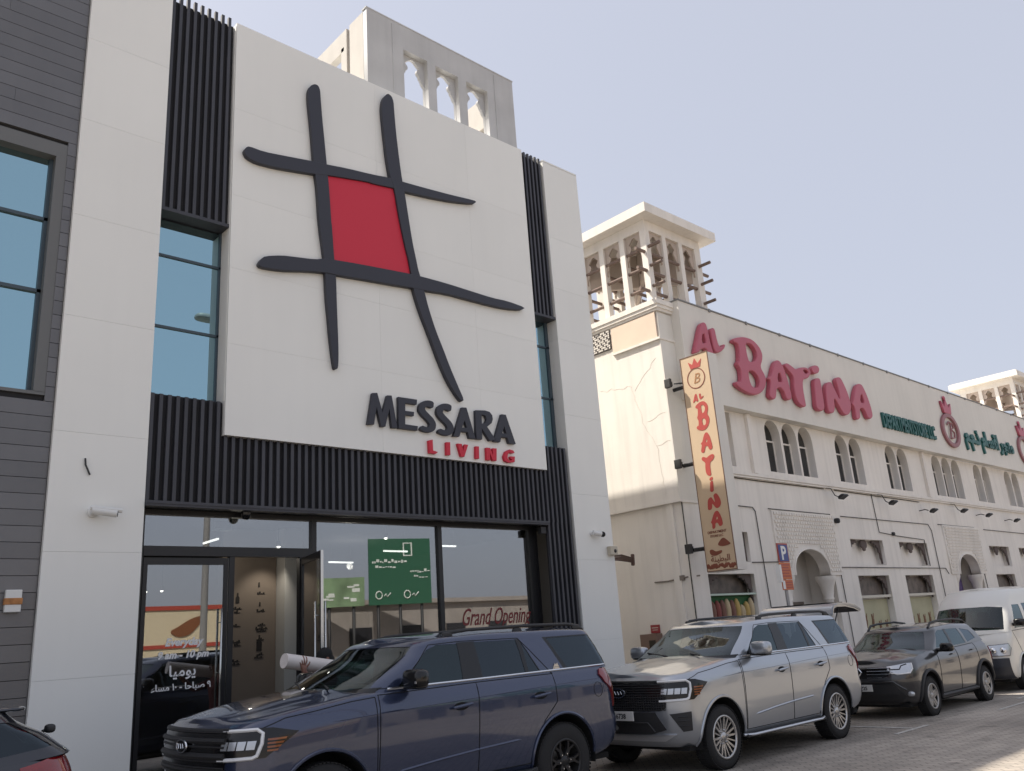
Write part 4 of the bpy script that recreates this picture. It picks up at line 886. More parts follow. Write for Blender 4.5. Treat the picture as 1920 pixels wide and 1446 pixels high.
# timbered wind towers
M_POLE = mat('weathered timber pole', (.20, .145, .12), .8, var=.15, vscale=8)
M_TSHADE = mat('shaded tower render', (.50, .42, .36), .85, var=.06)  # browner copy of the cream render, shade painted into the screen colour
def timber_tower(name, label, x0, y0, s=2.56):
    z0, z1 = 10.16, 12.56
    t = thing(name, label, 'tower', (x0+s/2, y0+s/2, 9.7))
    b = NB(); bx(b, x0-.02, x0+s+.02, y0-.02, y0+s+.02, 9.7, 10.17); obj('tower_base', b, M_CREAM, t)
    b = NB(); bx(b, x0-.36, x0+s+.36, y0-.36, y0+s+.36, z1+.02, z1+.29); bx(b, x0-.30, x0+s+.30, y0-.30, y0+s+.30, z1+.292, z1+.33); obj('roof_slab', b, M_CREAM, t)
    b = NB(); bx(b, x0, x0+s, y0, y0+s, 12.30, z1+.018); obj('ring_beam', b, M_CREAM, t)
    ops = [(.19, .76), (.93, 1.52), (1.69, 2.28)]
    posts = [(0, .19), (.76, .93), (1.52, 1.69), (2.28, s)]
    for i, (a, c) in enumerate(posts):
        for j, (d, e) in enumerate(posts):
            if 0 < i < 3 and 0 < j < 3: continue
            b = NB(); bx(b, x0+a, x0+c, y0+d, y0+e, z0, 12.302); obj('post', b, M_CREAM, t)
    for q in (0, 1):     # crossed inner walls that split the shaft
        b = NB(); L = s*1.30; bx(b, -L/2, (L/2 if q == 0 else -.06), -.05, .05, 11.30, 12.3)
        if q: bx(b, .06, L/2, -.05, .05, 11.30, 12.3)
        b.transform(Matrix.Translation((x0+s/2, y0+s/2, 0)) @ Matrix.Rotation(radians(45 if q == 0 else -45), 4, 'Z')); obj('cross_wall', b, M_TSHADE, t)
    for a, c in ops:
        w_ = c-a; m = (a+c)/2
        for k in range(4):
            b = filled([[(-w_/2, .0)]+[(-w_/2+.015, .0)]+[(x, max(z, 0.0)) for x, z in reversed(lobed(w_/2-.015, .78, .12, .004)[1:-1])]+[(w_/2-.015, 0), (w_/2, .0), (w_/2, .86), (-w_/2, .86)]], .05)
            M4 = [Matrix(((1, 0, 0, x0+m), (0, 0, -1, y0+.10), (0, 1, 0, 11.44), (0, 0, 0, 1))), Matrix(((1, 0, 0, x0+m), (0, 0, -1, y0+s-.10), (0, 1, 0, 11.44), (0, 0, 0, 1))), Matrix(((0, 0, 1, x0+.10), (1, 0, 0, y0+m), (0, 1, 0, 11.44), (0, 0, 0, 1))), Matrix(((0, 0, 1, x0+s-.10), (1, 0, 0, y0+m), (0, 1, 0, 11.44), (0, 0, 0, 1)))][k]
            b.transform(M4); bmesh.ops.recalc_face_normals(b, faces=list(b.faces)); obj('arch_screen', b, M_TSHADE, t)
    for z in (10.62, 11.22, 11.78):
        for q in (.09, 2.42):
            b = NB(); tube(b, [(x0+q, y0-.38, z), (x0+q, y0+s+.38, z)], .048, 8); obj('timber_pole', b, M_POLE, t, smooth=True)
        for q in (.09, 2.42):
            b = NB(); tube(b, [(x0-.38, y0+q, z-.14), (x0+s+.38, y0+q, z-.14)], .048, 8); obj('timber_pole', b, M_POLE, t, smooth=True)
    for z in (10.80, 11.50):
        for q in (.845, 1.60):
            b = NB(); tube(b, [(x0+.05, y0+q, z), (x0+s-.05, y0+q, z)], .045, 8); obj('timber_pole', b, M_POLE, t, smooth=True)
    return t
timber_tower('wind_tower', 'cream wind tower with timber poles on the near corner of the cream store', 17.2, 12.55)
timber_tower('wind_tower', 'cream wind tower partly cut off by the right picture edge', 46.2, 12.55, 2.56)
# ================================================================ vehicles
def interp(tab, x):
    if x <= tab[0][0]: return tab[0][1]
    for (a, p), (b, q) in zip(tab, tab[1:]):
        if x <= b:
            t = (x-a)/(b-a); t = t*t*(3-2*t)*0.35 + t*0.65
            return p+(q-p)*t
    return tab[-1][1]
def half_loop(xf, xr, hw, rf, rr, bowf, bowr, nside=64):
    """plan outline of one side, front centre to rear centre; y is positive"""
    pts = []
    for i in range(9):
        y = (hw-rf)*i/9; pts.append((xf + bowf*(y/hw)**2, y))
    b = bowf*((hw-rf)/hw)**2
    for i in range(10):
        a = pi/2*i/10; pts.append((xf+b+(1-cos(a))*rf + (bowf-b)*sin(a), hw-rf+sin(a)*rf))
    x0, x1 = xf+bowf+rf, xr-bowr-rr
    for i in range(nside+1): pts.append((x0+(x1-x0)*i/nside, hw))
    b = bowr*((hw-rr)/hw)**2
    for i in range(1, 11):
        a = pi/2*i/10; pts.append((x1+sin(a)*rr+(bowr-b)*(1-cos(a)), hw-rr+cos(a)*rr))
    for i in range(1, 10):
        y = (hw-rr)*(1-i/9); pts.append((xr - bowr*(y/hw)**2, y))
    return pts
def loft_rows(bm, rows):
    """rows: list of half loops [(x,y,z)] -> both sides; returns vertex rows (near side, far side)"""
    R = []
    for row in rows:
        n = len(row)
        near = [bm.verts.new((x, -y, z)) for x, y, z in row]
        far = [near[0]] + [bm.verts.new((x, y, z)) for x, y, z in row[1:-1]] + [near[-1]]
        R.append((near, far))
    for (n0, f0), (n1, f1) in zip(R, R[1:]):
        for i in range(len(n0)-1):
            bm.faces.new((n0[i], n0[i+1], n1[i+1], n1[i]))
            bm.faces.new((f0[i+1], f0[i], f1[i], f1[i+1]))
    return R
def cap_strips(bm, near, far, i0, i1, crown, m=12, bulge=None):
    prev = None
    for i in range(i0, i1+1):
        a, b = near[i], far[i]
        if a is b: st = [a]*(m+1)
        else:
            st = [a]
            for k in range(1, m):
                s = -1+2*k/m; p = a.co.lerp(b.co, k/m)
                p.z += crown(p.x)*(1-abs(s)**2.5)
                if bulge: p.z += bulge(p.x, s)
                st.append(bm.verts.new(p))
            st.append(b)
        if prev:
            for k in range(m):
                q = [prev[k], st[k], st[k+1], prev[k+1]]; u = []
                for v in q:
                    if v not in u: u.append(v)
                if len(u) > 2:
                    try: bm.faces.new(u)
                    except ValueError: pass
        prev = st
def in_poly(p, poly):
    x, y = p; c = False; n = len(poly)
    for i in range(n):
        (x1, y1), (x2, y2) = poly[i], poly[(i+1) % n]
        if (y1 > y) != (y2 > y) and x < (x2-x1)*(y-y1)/(y2-y1)+x1: c = not c
    return c
def cut_faces(bm, poly, ax, sel):
    """slice the faces accepted by sel along a convex outline (axes ax) and return those inside it"""
    a, b = ax
    lo = [min(p[i] for p in poly)-.02 for i in (0, 1)]; hi = [max(p[i] for p in poly)+.02 for i in (0, 1)]
    def near(f):
        us = [v.co[a] for v in f.verts]; vs = [v.co[b] for v in f.verts]
        return max(us) > lo[0] and min(us) < hi[0] and max(vs) > lo[1] and min(vs) < hi[1] and sel(f)
    n = len(poly)
    for i in range(n):
        p, q = poly[i], poly[(i+1) % n]
        no = [0, 0, 0]; no[a] = q[1]-p[1]; no[b] = -(q[0]-p[0])
        co = [0, 0, 0]; co[a] = p[0]; co[b] = p[1]
        if hypot(*[v for v in no]) < 1e-9: continue
        fs = [f for f in bm.faces if near(f)]
        g = set(fs)
        for f in fs: g.update(f.edges); g.update(f.verts)
        bmesh.ops.bisect_plane(bm, geom=list(g), dist=1e-5, plane_co=co, plane_no=no)
    bm.normal_update()
    return [f for f in bm.faces if sel(f) and in_poly((f.calc_center_median()[a], f.calc_center_median()[b]), poly)]
def take(bm, faces, off=0.0):
    """move faces out into a bmesh of their own"""
    nb = NB(); mp = {}
    for f in faces:
        vs = []
        for v in f.verts:
            if v not in mp: mp[v] = nb.verts.new(v.co - v.normal*off)
            vs.append(mp[v])
        try:
            g = nb.faces.new(vs); g.smooth = True
        except ValueError: pass
    bmesh.ops.delete(bm, geom=faces, context='FACES')
    return nb
def decal(bvh, poly, org, d, e1, e2, eps=0.004, th=0.006, step=0.06, mi=0, bm=None):
    """slab laid on a curved body: outline (along e1, e2 from org) thrown along d onto the body"""
    org, d, e1, e2 = Vector(org), Vector(d).normalized(), Vector(e1), Vector(e2)
    t = NB()
    vs = [t.verts.new((p[0], p[1], 0)) for p in poly]; t.faces.new(vs)
    bmesh.ops.triangulate(t, faces=list(t.faces))
    for _ in range(7):
        es = [e for e in t.edges if e.calc_length() > step]
        if not es: break
        bmesh.ops.subdivide_edges(t, edges=es, cuts=1); bmesh.ops.triangulate(t, faces=[f for f in t.faces if len(f.verts) > 3])
    out = bm or NB(); lo = {}; hi = {}
    last = None
    for v in t.verts:
        o = org + e1*v.co.x + e2*v.co.y
        h, no, _, dist = bvh.ray_cast(o, d)
        if h is None:
            h, no, _, dist = bvh.find_nearest(o + d*(last if last else 1.0))
        else: last = dist
        if no.dot(d) > 0: no = -no
        lo[v] = out.verts.new(h + no*eps*.2 - d*0.0); hi[v] = out.verts.new(h + no*(eps+th))
    nf = []
    for f in t.faces:
        nf.append(out.faces.new([hi[v] for v in f.verts]))
    for e in t.edges:
        if len(e.link_faces) == 1:
            a, b = e.verts
            try: nf.append(out.faces.new((lo[a], lo[b], hi[b], hi[a])))
            except ValueError: pass
    for f in nf: f.material_index = mi; f.smooth = True
    t.free()
    bmesh.ops.recalc_face_normals(out, faces=nf)
    # outward check
    s = sum(f.normal.dot(d)*f.calc_area() for f in nf if abs(f.normal.dot(d)) > .3)
    if s > 0: bmesh.ops.reverse_faces(out, faces=nf)
    return out
def thrown(bvh, pts, d, eps=0.002):
    r = []
    for p in pts:
        h, no, _, _ = bvh.ray_cast(Vector(p), Vector(d).normalized())
        if h is not None:
            if no.dot(Vector(d)) > 0: no = -no
            r.append(h+no*eps)
    return r
def dense(pts, step=0.06):
    o = []
    for p, q in zip(pts, pts[1:]):
        p, q = Vector(p), Vector(q); n = max(1, int((q-p).length/step))
        o += [p.lerp(q, i/n) for i in range(n)]
    return o+[Vector(pts[-1])]
def make_wheel(put, parent, x, z, yout, R, wd, rimR, style, m_rim, side=-1):
    """yout: outer face y; side -1 is the near side"""
    s = side
    wheel = put('wheel', NB(), [M_WELL], parent, empty=(x, yout, z))
    yo = yout; yi = yout - s*wd
    bm = NB()
    pr = [(rimR-.005, yi+s*.01), (rimR+.03, yi), (R-.04, yi+s*.004), (R-.008, yi+s*.03), (R, yi+s*.06), (R, yo-s*.06), (R-.008, yo-s*.03), (R-.045, yo-s*.004), (rimR+.035, yo), (rimR-.005, yo-s*.012)]
    lathe(bm, pr, (x, 0, z), 'y', 48)
    for k in range(64):     # tread lugs and shoulder blocks
        a = 2*pi*k/64
        u = Vector((cos(a), 0, sin(a))); t = Vector((-sin(a), 0, cos(a)))
        for (w0, w1) in ((.02, wd*.42), (wd*.5, wd-.02)):
            c = Vector((x, 0, z))+u*(R-.004)
            q = []
            for (da, db, dr) in ((-.013, w0, 0), (.013, w0, 0), (.013, w1, 0), (-.013, w1, 0)):
                q.append(c+t*da+Vector((0, yo-s*db, 0)))
            A = [bm.verts.new(p) for p in q]; B = [bm.verts.new(p+u*.010) for p in q]
            bm.faces.new(B)
            for i in range(4): bm.faces.new((A[i], A[(i+1) % 4], B[(i+1) % 4], B[i]))
    bmesh.ops.recalc_face_normals(bm, faces=list(bm.faces))
    put('tyre', bm, [M_TYRE], wheel)
    bm = NB()
    lathe(bm, [(rimR, yo-s*.004), (rimR+.004, yo-s*.012), (rimR-.012, yo-s*.02), (rimR-.03, yo-s*.06), (rimR-.035, yi+s*.04), (0.02, yi+s*.04)], (x, 0, z), 'y', 40, mi=1)
    lathe(bm, [(rimR+.006, yo-s*.012), (rimR+.004, yo-s*.001), (rimR-.018, yo-s*.001), (rimR-.022, yo-s*.02)], (x, 0, z), 'y', 40, mi=0)
    def spoke(a, w0, w1, r0, r1, d0, d1, th=.03, tw=0.0):
        u0 = Vector((cos(a), 0, sin(a))); u1 = Vector((cos(a+tw), 0, sin(a+tw)))
        t0 = Vector((-sin(a), 0, cos(a))); t1 = Vector((-sin(a+tw), 0, cos(a+tw)))
        c = Vector((x, 0, z))
        P = []
        for (u, t, r, w_, d) in ((u0, t0, r0, w0, d0), (u1, t1, r1, w1, d1)):
            for (sg, dd) in ((-1, 0), (1, 0), (1, th), (-1, th)):
                ww = w_ if dd == 0 else w_*1.25
                P.append(bm.verts.new(c+u*r+t*sg*ww+Vector((0, yo-s*(d+dd), 0))))
        for i in range(4): bm.faces.new((P[i], P[(i+1) % 4], P[4+(i+1) % 4], P[4+i]))
        bm.faces.new(P[:4]); bm.faces.new(P[4:])
    if style == 'twin':           # six pairs of thin bright spokes
        for k in range(6):
            a = 2*pi*k/6+.2
            spoke(a-.12, .016, .011, .06, rimR-.01, .035, .012, tw=-.05); spoke(a+.12, .016, .011, .06, rimR-.01, .035, .012, tw=.05)
        for k in range(6): spoke(2*pi*k/6+.2+pi/6, .010, .008, .06, rimR-.01, .045, .016)
    elif style == 'rugged':       # six broad dark forked spokes
        for k in range(6):
            a = 2*pi*k/6
            spoke(a, .030, .022, .05, rimR*.62, .03, .02, .04); spoke(a-.02, .016, .012, rimR*.55, rimR-.006, .022, .010, .035, -.22); spoke(a+.02, .016, .012, rimR*.55, rimR-.006, .022, .010, .035, .22)
    else:                          # pressed five-spoke
        for k in range(5):
            a = 2*pi*k/5+.3
            spoke(a, .055, .050, .05, rimR-.01, .03, .014, .03)
            spoke(a, .012, .012, .05, rimR-.03, .022, .008, .02)
    lathe(bm, [(0.001, yo-s*.018), (.055, yo-s*.02), (.065, yo-s*.034), (.07, yo-s*.07)], (x, 0, z), 'y', 20)
    for k in range(6):
        a = 2*pi*k/6+.1
        lathe(bm, [(.011, yo-s*.012), (.011, yo-s*.045)], (x+.085*cos(a), 0, z+.085*sin(a)), 'y', 8, mi=2)
        bx(bm, x+.085*cos(a)-.007, x+.085*cos(a)+.007, min(yo-s*.012, yo-s*.016), max(yo-s*.012, yo-s*.016), z+.085*sin(a)-.007, z+.085*sin(a)+.007, 2)
    bmesh.ops.recalc_face_normals(bm, faces=list(bm.faces))
    put('rim', bm, [m_rim, M_WELL, M_CHROME], wheel)
    bm = NB(); lathe(bm, [(.02, yi+s*.1), (rimR-.06, yi+s*.1), (rimR-.06, yi+s*.125), (.02, yi+s*.125)], (x, 0, z), 'y', 32)
    bmesh.ops.recalc_face_normals(bm, faces=list(bm.faces))
    put('brake_disc', bm, [mat('brake iron', (.14, .13, .12), .5, .8)], wheel)
    return wheel

def start_car(name, label, cat, X0, Yc, L, group=None, dz=0.0, sx=1.0, xp=0.0):
    root = thing(name, label, cat, (X0+L/2, Yc, 0), group)
    def put(nm, bm, mats, parent=None, empty=None, smooth=False, angle=35):
        par = parent or root
        if empty is not None:
            bm.free()
            e = bpy.data.objects.new(nm, None); COL.objects.link(e); e.empty_display_size = .1
            e.location = Vector((xp+(empty[0]-xp)*sx+X0, empty[1]+Yc, empty[2]+dz)) - worldloc(par); e.parent = par
            return e
        if sx != 1.0:
            for v in bm.verts: v.co.x = xp+(v.co.x-xp)*sx
        move(bm, X0, Yc, dz)
        return obj(nm, bm, mats, par, smooth=smooth, angle=angle)
    return root, put

def build_shell(sp):
    """lower body and greenhouse lofts of a car from its profile tables; returns two bmeshes"""
    lb = NB(); rows = []
    for v in sp['rows']:
        hw = sp['W']/2*interp(sp['hwv'], v)
        hl = half_loop(interp(sp['xfv'], v), interp(sp['xrv'], v), hw, sp['rf'], sp['rr'], sp['bowf'], sp['bowr'])
        row = []
        for x, y in hl:
            zb, zt = interp(sp['zb'], x), interp(sp['zt'], x)
            zz = zb+(zt-zb)*v
            row.append((x, y, zz))
        rows.append(row)
    R = loft_rows(lb, rows)
    near, far = R[-1]
    ic = max(i for i in range(len(near)) if near[i].co.x < sp['cowl'])
    cap_strips(lb, near, far, 0, ic, lambda x: interp(sp['crown'], x), 16, sp.get('bulge'))
    gb = NB(); rows = []
    for u in sp['grow']:
        rnd = max(0, (u-.86)/.14)
        hw = interp(sp['ghw'], u)
        hl = half_loop(interp(sp['gxf'], u), interp(sp['gxr'], u), hw, sp['grf'], sp['grr'], interp(sp['gbowf'], u), sp['gbowr'], 56)
        row = []
        for x, y in hl:
            z0, z1 = interp(sp['zt'], x)-.012, interp(sp['zr'], x)
            row.append((x, y, z0+(z1-z0)*(u if rnd == 0 else .86+.14*sin(rnd*pi/2))))
        rows.append(row)
    R = loft_rows(gb, rows)
    near, far = R[-1]
    cap_strips(gb, near, far, 0, len(near)-1, lambda x: sp.get('rcrown', .045), 16)
    for b in (lb, gb):
        bmesh.ops.remove_doubles(b, verts=b.verts, dist=1e-5)
        bmesh.ops.recalc_face_normals(b, faces=list(b.faces))
    return lb, gb
def arch_poly(x, z, R, n=22):
    return [(x+R*cos(a), z+R*sin(a)) for a in [-pi*.25+pi*1.5*k/n for k in range(n+1)]]
def well(x, z, R, yo, depth, s):
    bm = NB()
    pts = [(x+R*cos(a), z+R*sin(a)) for a in [-.2+(pi+.4)*k/18 for k in range(19)]]
    A = [bm.verts.new((p[0], yo, p[1])) for p in pts]; B = [bm.verts.new((p[0], yo-s*depth, p[1])) for p in pts]
    for i in range(len(pts)-1): bm.faces.new((A[i], A[i+1], B[i+1], B[i]))
    bm.faces.new(B)
    return bm
def arch_lip(bm, bvh, x, z, R, s, r=0.012, out=.006):
    pts = [(x+R*cos(a), s*3, z+R*sin(a)) for a in [-.35+(pi+.7)*k/30 for k in range(31)]]
    t = thrown(bvh, pts, (0, -s, 0), out)
    if len(t) > 3: tube(bm, t, r, 6)

def cabin(put, root, x0, x1, zb, hw, steer=True, rows=((2.35,), (3.25,))):
    bm = NB(); bx(bm, x0, x1, -hw, hw, zb-.75, zb-.68)
    put('cabin_floor', bm, [M_DASH])
    bm = NB()
    superell(bm, (x0+.18, 0, zb-.12), (.34, hw-.02, .20), .5)
    superell(bm, (x0+.35, -.38, zb+.0), (.12, .22, .07), .6)
    put('dashboard', bm, [M_DASH], smooth=True)
    if steer:
        bm = NB(); c = Vector((x0+.62, -.40, zb-.03)); a = Vector((0, 1, 0)); b = Vector((.42, 0, .9)).normalized()
        tube(bm, [c+.185*(cos(2*pi*k/24)*a+sin(2*pi*k/24)*b) for k in range(25)], .016, 8)
        tube(bm, [c-.18*a, c+.18*a], .014, 6); tube(bm, [c, c-.18*b], .014, 6); tube(bm, [c, c+Vector((-.3, 0, -.12))], .03, 8)
        put('steering_wheel', bm, [M_DASH], smooth=True)
    for rr in rows:
        for xs in rr:
            for y in (-.40, .40):
                bm = NB()
                superell(bm, (xs-.12, y, zb-.5), (.28, .25, .12), .5)
                superell(bm, (xs+.16, y, zb-.12), (.10, .24, .40), .5, shear=.22)
                superell(bm, (xs+.26, y, zb+.32), (.055, .14, .095), .6)
                tube(bm, [(xs+.24, y-.05, zb+.2), (xs+.25, y-.05, zb+.3)], .01, 6); tube(bm, [(xs+.24, y+.05, zb+.2), (xs+.25, y+.05, zb+.3)], .01, 6)
                put('seat', bm, [M_SEAT], smooth=True)
def plate_on(put, root, x, y, z, txt, w_=.34, h=.11):
    bm = NB(); bx(bm, x-.012, x, y-w_/2, y+w_/2, z-h/2, z+h/2); bmesh.ops.bevel(bm, geom=list(bm.edges), offset=.004, segments=1, affect='EDGES')
    p = put('number_plate', bm, [M_PLATE])
    t = text_bm(txt, h*.72, .002, .002); 
    for v in t.verts:
        a, b, c = v.co; v.co = (x-.0135-c, y-a, z-h*.26+b)
    put('plate_number', t, [M_PLTXT], p)
    return p

SUV = dict(W=2.0, rows=[0, .03, .08, .16, .26, .36, .46, .56, .66, .74, .80, .86, .91, .95, .98, 1.0],
    hwv=[(0, .90), (.03, .935), (.10, .968), (.25, .985), (.45, .995), (.62, 1.0), (.78, .995), (.86, .985), (.93, .962), (.98, .935), (1, .915)],
    xfv=[(0, .20), (.06, .14), (.16, .10), (.4, .07), (.75, .075), (.9, .09), (.96, .12), (1, .16)],
    xrv=[(0, 5.06), (.06, 5.14), (.2, 5.19), (.38, 5.19), (.45, 5.14), (.7, 5.13), (1, 5.08)],
    rf=.30, rr=.22, bowf=.16, bowr=.05,
    zb=[(0, .36), (.5, .34), (1.5, .33), (3.6, .33), (4.6, .36), (5.2, .45)],
    zt=[(0, 1.20), (.3, 1.235), (.9, 1.305), (1.5, 1.365), (1.9, 1.375), (3.5, 1.372), (5.2, 1.385)],
    cowl=1.64, crown=[(0.1, .03), (.5, .055), (1.2, .065), (1.7, .055)],
    bulge=lambda x, s: .028*max(0, 1-abs(x-.95)/.95)**.5*(1/(1+math.exp((abs(s)-.58)*26))),
    grow=[0, .06, .14, .26, .4, .55, .7, .8, .86, .91, .95, .98, 1.0],
    ghw=[(0, .925), (.1, .912), (.5, .862), (.86, .80), (.93, .775), (.98, .735), (1, .70)],
    gxf=[(0, 1.14), (.86, 1.98), (1, 2.16)], gxr=[(0, 5.10), (.2, 5.08), (.5, 5.02), (.86, 4.95), (1, 4.90)],
    gbowf=[(0, .36), (1, .24)], gbowr=.04, grf=.16, grr=.14,
    zr=[(1.9, 1.835), (2.3, 1.86), (3.2, 1.885), (4.3, 1.875), (5.2, 1.835)])

def build_suv(name, label, X0, Yc, paint, opts):
    sp = SUV; L = 5.2; dz = opts.get('dz', 0)
    root, put = start_car(name, label, 'car', X0, Yc, L, dz=dz, sx=opts.get('sx', 1.0), xp=4.1)
    lb, gb = build_shell(sp)
    both = NB()
    for b in (lb, gb):
        me = bpy.data.meshes.new('t'); b.to_mesh(me); both.from_mesh(me); bpy.data.meshes.remove(me)
    bvh = BVHTree.FromBMesh(both)
    bvl = BVHTree.FromBMesh(lb)
    R = .50; xw = (.99, 4.10); zh = .40
    sides = {-1: lambda f: f.normal.y < -.25, 1: lambda f: f.normal.y > .25}
    for s in (-1, 1):
        for x in xw:
            fs = cut_faces(lb, arch_poly(x, zh, R), (0, 2), lambda f: f.calc_center_median().y*s > .3)
            bmesh.ops.delete(lb, geom=fs, context='FACES')
    # side doors cut out of the lower body
    dpoly = {'f': [(1.56, .43), (2.80, .43), (2.86, 1.36), (1.60, 1.345)], 'r': [(2.80, .43), (3.56, .43), (3.80, .86), (4.02, 1.05), (4.02, 1.36), (2.86, 1.36)]}
    doors = []
    for s in (-1, 1):
        for k in ('f', 'r'):
            fs = cut_faces(lb, dpoly[k], (0, 2), lambda f: f.calc_center_median().y*s > .5)
            doors.append((s, k, take(lb, fs)))
    put('body', lb, [paint], smooth=True, angle=40)
    dobj = {}
    for s, k, b in doors: dobj[(s, k)] = put('door', b, [paint], smooth=True, angle=40)
    # openings of the greenhouse
    wins = [('f', [(1.86, 1.405), (2.70, 1.405), (2.72, 1.785), (2.44, 1.79), (2.30, 1.745)], G_SIDE), ('r', [(2.98, 1.405), (3.62, 1.405), (3.585, 1.785), (2.96, 1.79)], G_DARK),
            ('r', [(3.67, 1.405), (3.84, 1.405), (3.655, 1.755)], G_DARK), ('q', [(4.30, 1.415), (5.0, 1.415), (4.88, 1.765), (4.84, 1.775), (4.08, 1.775)], G_DARK)]
    for s in (-1, 1):
        sel = lambda f: f.calc_center_median().y*s > .45 and abs(f.normal.y) > .5
        for k, p, g in wins:
            b = take(gb, cut_faces(gb, p, (0, 2), sel), .004)
            put('side_window', b, [g], dobj.get((s, k)), smooth=True)
        fs = cut_faces(gb, [(2.70, 1.40), (2.99, 1.40), (2.97, 1.80), (2.71, 1.80)], (0, 2), sel)
        for f in fs: f.material_index = 1
        fs = cut_faces(gb, [(3.60, 1.40), (3.86, 1.40), (3.64, 1.79), (3.57, 1.79)], (0, 2), sel)
        for f in fs: f.material_index = 1
        for q in ([(4.24, 1.40), (5.05, 1.40), (4.90, 1.79), (4.02, 1.79)],):
            fs = cut_faces(gb, q, (0, 2), sel)
            for f in fs: f.material_index = 1
    fr = lambda f: f.normal.x < -.2 and f.calc_center_median().x < 2.6
    b = take(gb, cut_faces(gb, [(-.84, 1.415), (.84, 1.415), (.69, 1.79), (.4, 1.80), (-.4, 1.80), (-.69, 1.79)], (1, 2), fr), .004)
    put('windscreen', b, [G_WIND], smooth=True)
    fs = cut_faces(gb, [(-.90, 1.37), (.90, 1.37), (.90, 1.415), (-.90, 1.415)], (1, 2), fr)
    for f in fs: f.material_index = 1
    rr = lambda f: f.normal.x > .3 and f.calc_center_median().x > 4.7
    if opts.get('gate_open'):
        fs = cut_faces(gb, [(-.80, 1.36), (.80, 1.36), (.72, 1.80), (-.72, 1.80)], (1, 2), rr)
        bmesh.ops.delete(gb, geom=fs, context='FACES')
    else:
        b = take(gb, cut_faces(gb, [(-.74, 1.42), (.74, 1.42), (.66, 1.78), (-.66, 1.78)], (1, 2), rr), .004)
        put('rear_window', b, [G_DARK], smooth=True)
    ln = lining(gb, .014); put('headlining', ln, [M_SEAT], smooth=True)
    put('cabin_shell', gb, [paint, M_GLOSS], smooth=True, angle=40)
    cabin(put, root, 1.45, 5.0, 1.36, .84, rows=((2.45,), (3.35,), (4.2,)))
    bm = NB(); superell(bm, (2.12, 0, 1.70), (.03, .12, .045), .5); tube(bm, [(2.12, 0, 1.72), (2.2, 0, 1.83)], .012, 6)
    put('interior_mirror', bm, [M_DASH], smooth=True)
    bm = NB()
    for s in (-1, 1):
        for x in xw: 
            wl = well(x, zh, R+.01, s*.97, .42, s); me = bpy.data.meshes.new('t'); wl.to_mesh(me); bm.from_mesh(me); wl.free(); bpy.data.meshes.remove(me)
    bx(bm, .35, 4.95, -.86, .86, .30, .36)
    put('underbody', bm, [M_WELL])
    for s in (-1, 1):
        for x in xw:
            bm = NB(); arch_lip(bm, bvl, x, zh, R+.014, s, .018, .004); put('arch_trim', bm, [opts.get('archm', paint)], smooth=True)
    # shut lines
    for s in (-1, 1):
        bm = NB()
        for k in ('f', 'r'):
            q = dpoly[k]; loop = dense([(a, s*3, b) for a, b in q+[q[0]]], .05)
            t = thrown(bvl, loop, (0, -s, 0), .0); tube(bm, t, .0055, 5, mi=0)
        t = thrown(bvh, dense([(1.62, s*3, 1.40), (1.9, s*3, 1.40), (2.34, s*3, 1.795), (2.75, s*3, 1.81), (3.62, s*3, 1.80), (4.03, s*3, 1.36)], .05), (0, -s, 0), .0); tube(bm, t, .005, 5)
        t = thrown(bvl, dense([(.35, s*3, 1.16), (.60, s*3, 1.24), (.9, s*3, 1.268), (1.3, s*3, 1.315), (1.56, s*3, 1.33)], .05), (0, -s, 0), .0); tube(bm, t, .005, 5)
        t = thrown(bvl, dense([(1.56, s*3, 1.33), (1.545, s*3, .43)], .05), (0, -s, 0), 0); tube(bm, t, .005, 5)
        put('panel_gaps', bm, [M_WELL])
    bm = NB(); t = thrown(bvl, [(4.73+.075*cos(2*pi*k/20), -3, 1.12+.085*sin(2*pi*k/20)) for k in range(21)], (0, 1, 0), 0); tube(bm, t, .004, 5)
    put('fuel_flap', bm, [M_WELL])
    # feature lines pressed into the doors
    for s in (-1, 1):
        bm = NB()
        t = thrown(bvl, dense([(1.05, s*3, 1.155), (1.6, s*3, 1.175), (2.8, s*3, 1.205), (3.9, s*3, 1.235), (4.8, s*3, 1.25)], .08), (0, -s, 0), -.004)
        tube(bm, t, [.0035]+[.008]*(len(t)-2)+[.0035], 6)
        t = thrown(bvl, dense([(1.75, s*3, .60), (2.3, s*3, .645), (2.8, s*3, .675), (3.45, s*3, .70)], .08), (0, -s, 0), -.008)
        b2 = NB(); tube(b2, t, [.004]+[.017]*(len(t)-2)+[.004], 6); put('body_crease', b2, [paint], smooth=True)
        put('body_crease', bm, [paint], smooth=True)
        bm = NB()
        t = thrown(bvh, dense([(1.72, s*3, 1.392), (3.0, s*3, 1.392), (5.04, s*3, 1.402)], .08), (0, -s, 0), .004); tube(bm, t, .0125, 6)
        put('belt_trim', bm, [M_CHROME], smooth=True)
    for s in (-1, 1):
        for x, k in ((2.60, 'f'), (3.76, 'r')):
            bm = decal(bvl, [(x+.10*cos(pi*k/8), 1.138+.042*sin(pi*k/8)) for k in range(16)], (0, s*3, 0), (0, -s, 0), (1, 0, 0), (0, 0, 1), .001, .001, .05); put('handle_shade', bm, [M_WELL], dobj[(s, k)], smooth=True)  # flat dark ellipse paints the shade behind the handle
            bm = NB()
            h = thrown(bvl, [(x-.12, s*3, 1.13), (x, s*3, 1.14), (x+.12, s*3, 1.15)], (0, -s, 0), .035)
            if len(h) == 3:
                tube(bm, [h[0]+Vector((0, -s*.03, 0)), h[0], h[1], h[2], h[2]+Vector((0, -s*.03, 0))], [.012, .016, .018, .016, .012], 8)
                put('door_handle', bm, [opts.get('handle', paint)], dobj[(s, k)], smooth=True)
        bm = NB()
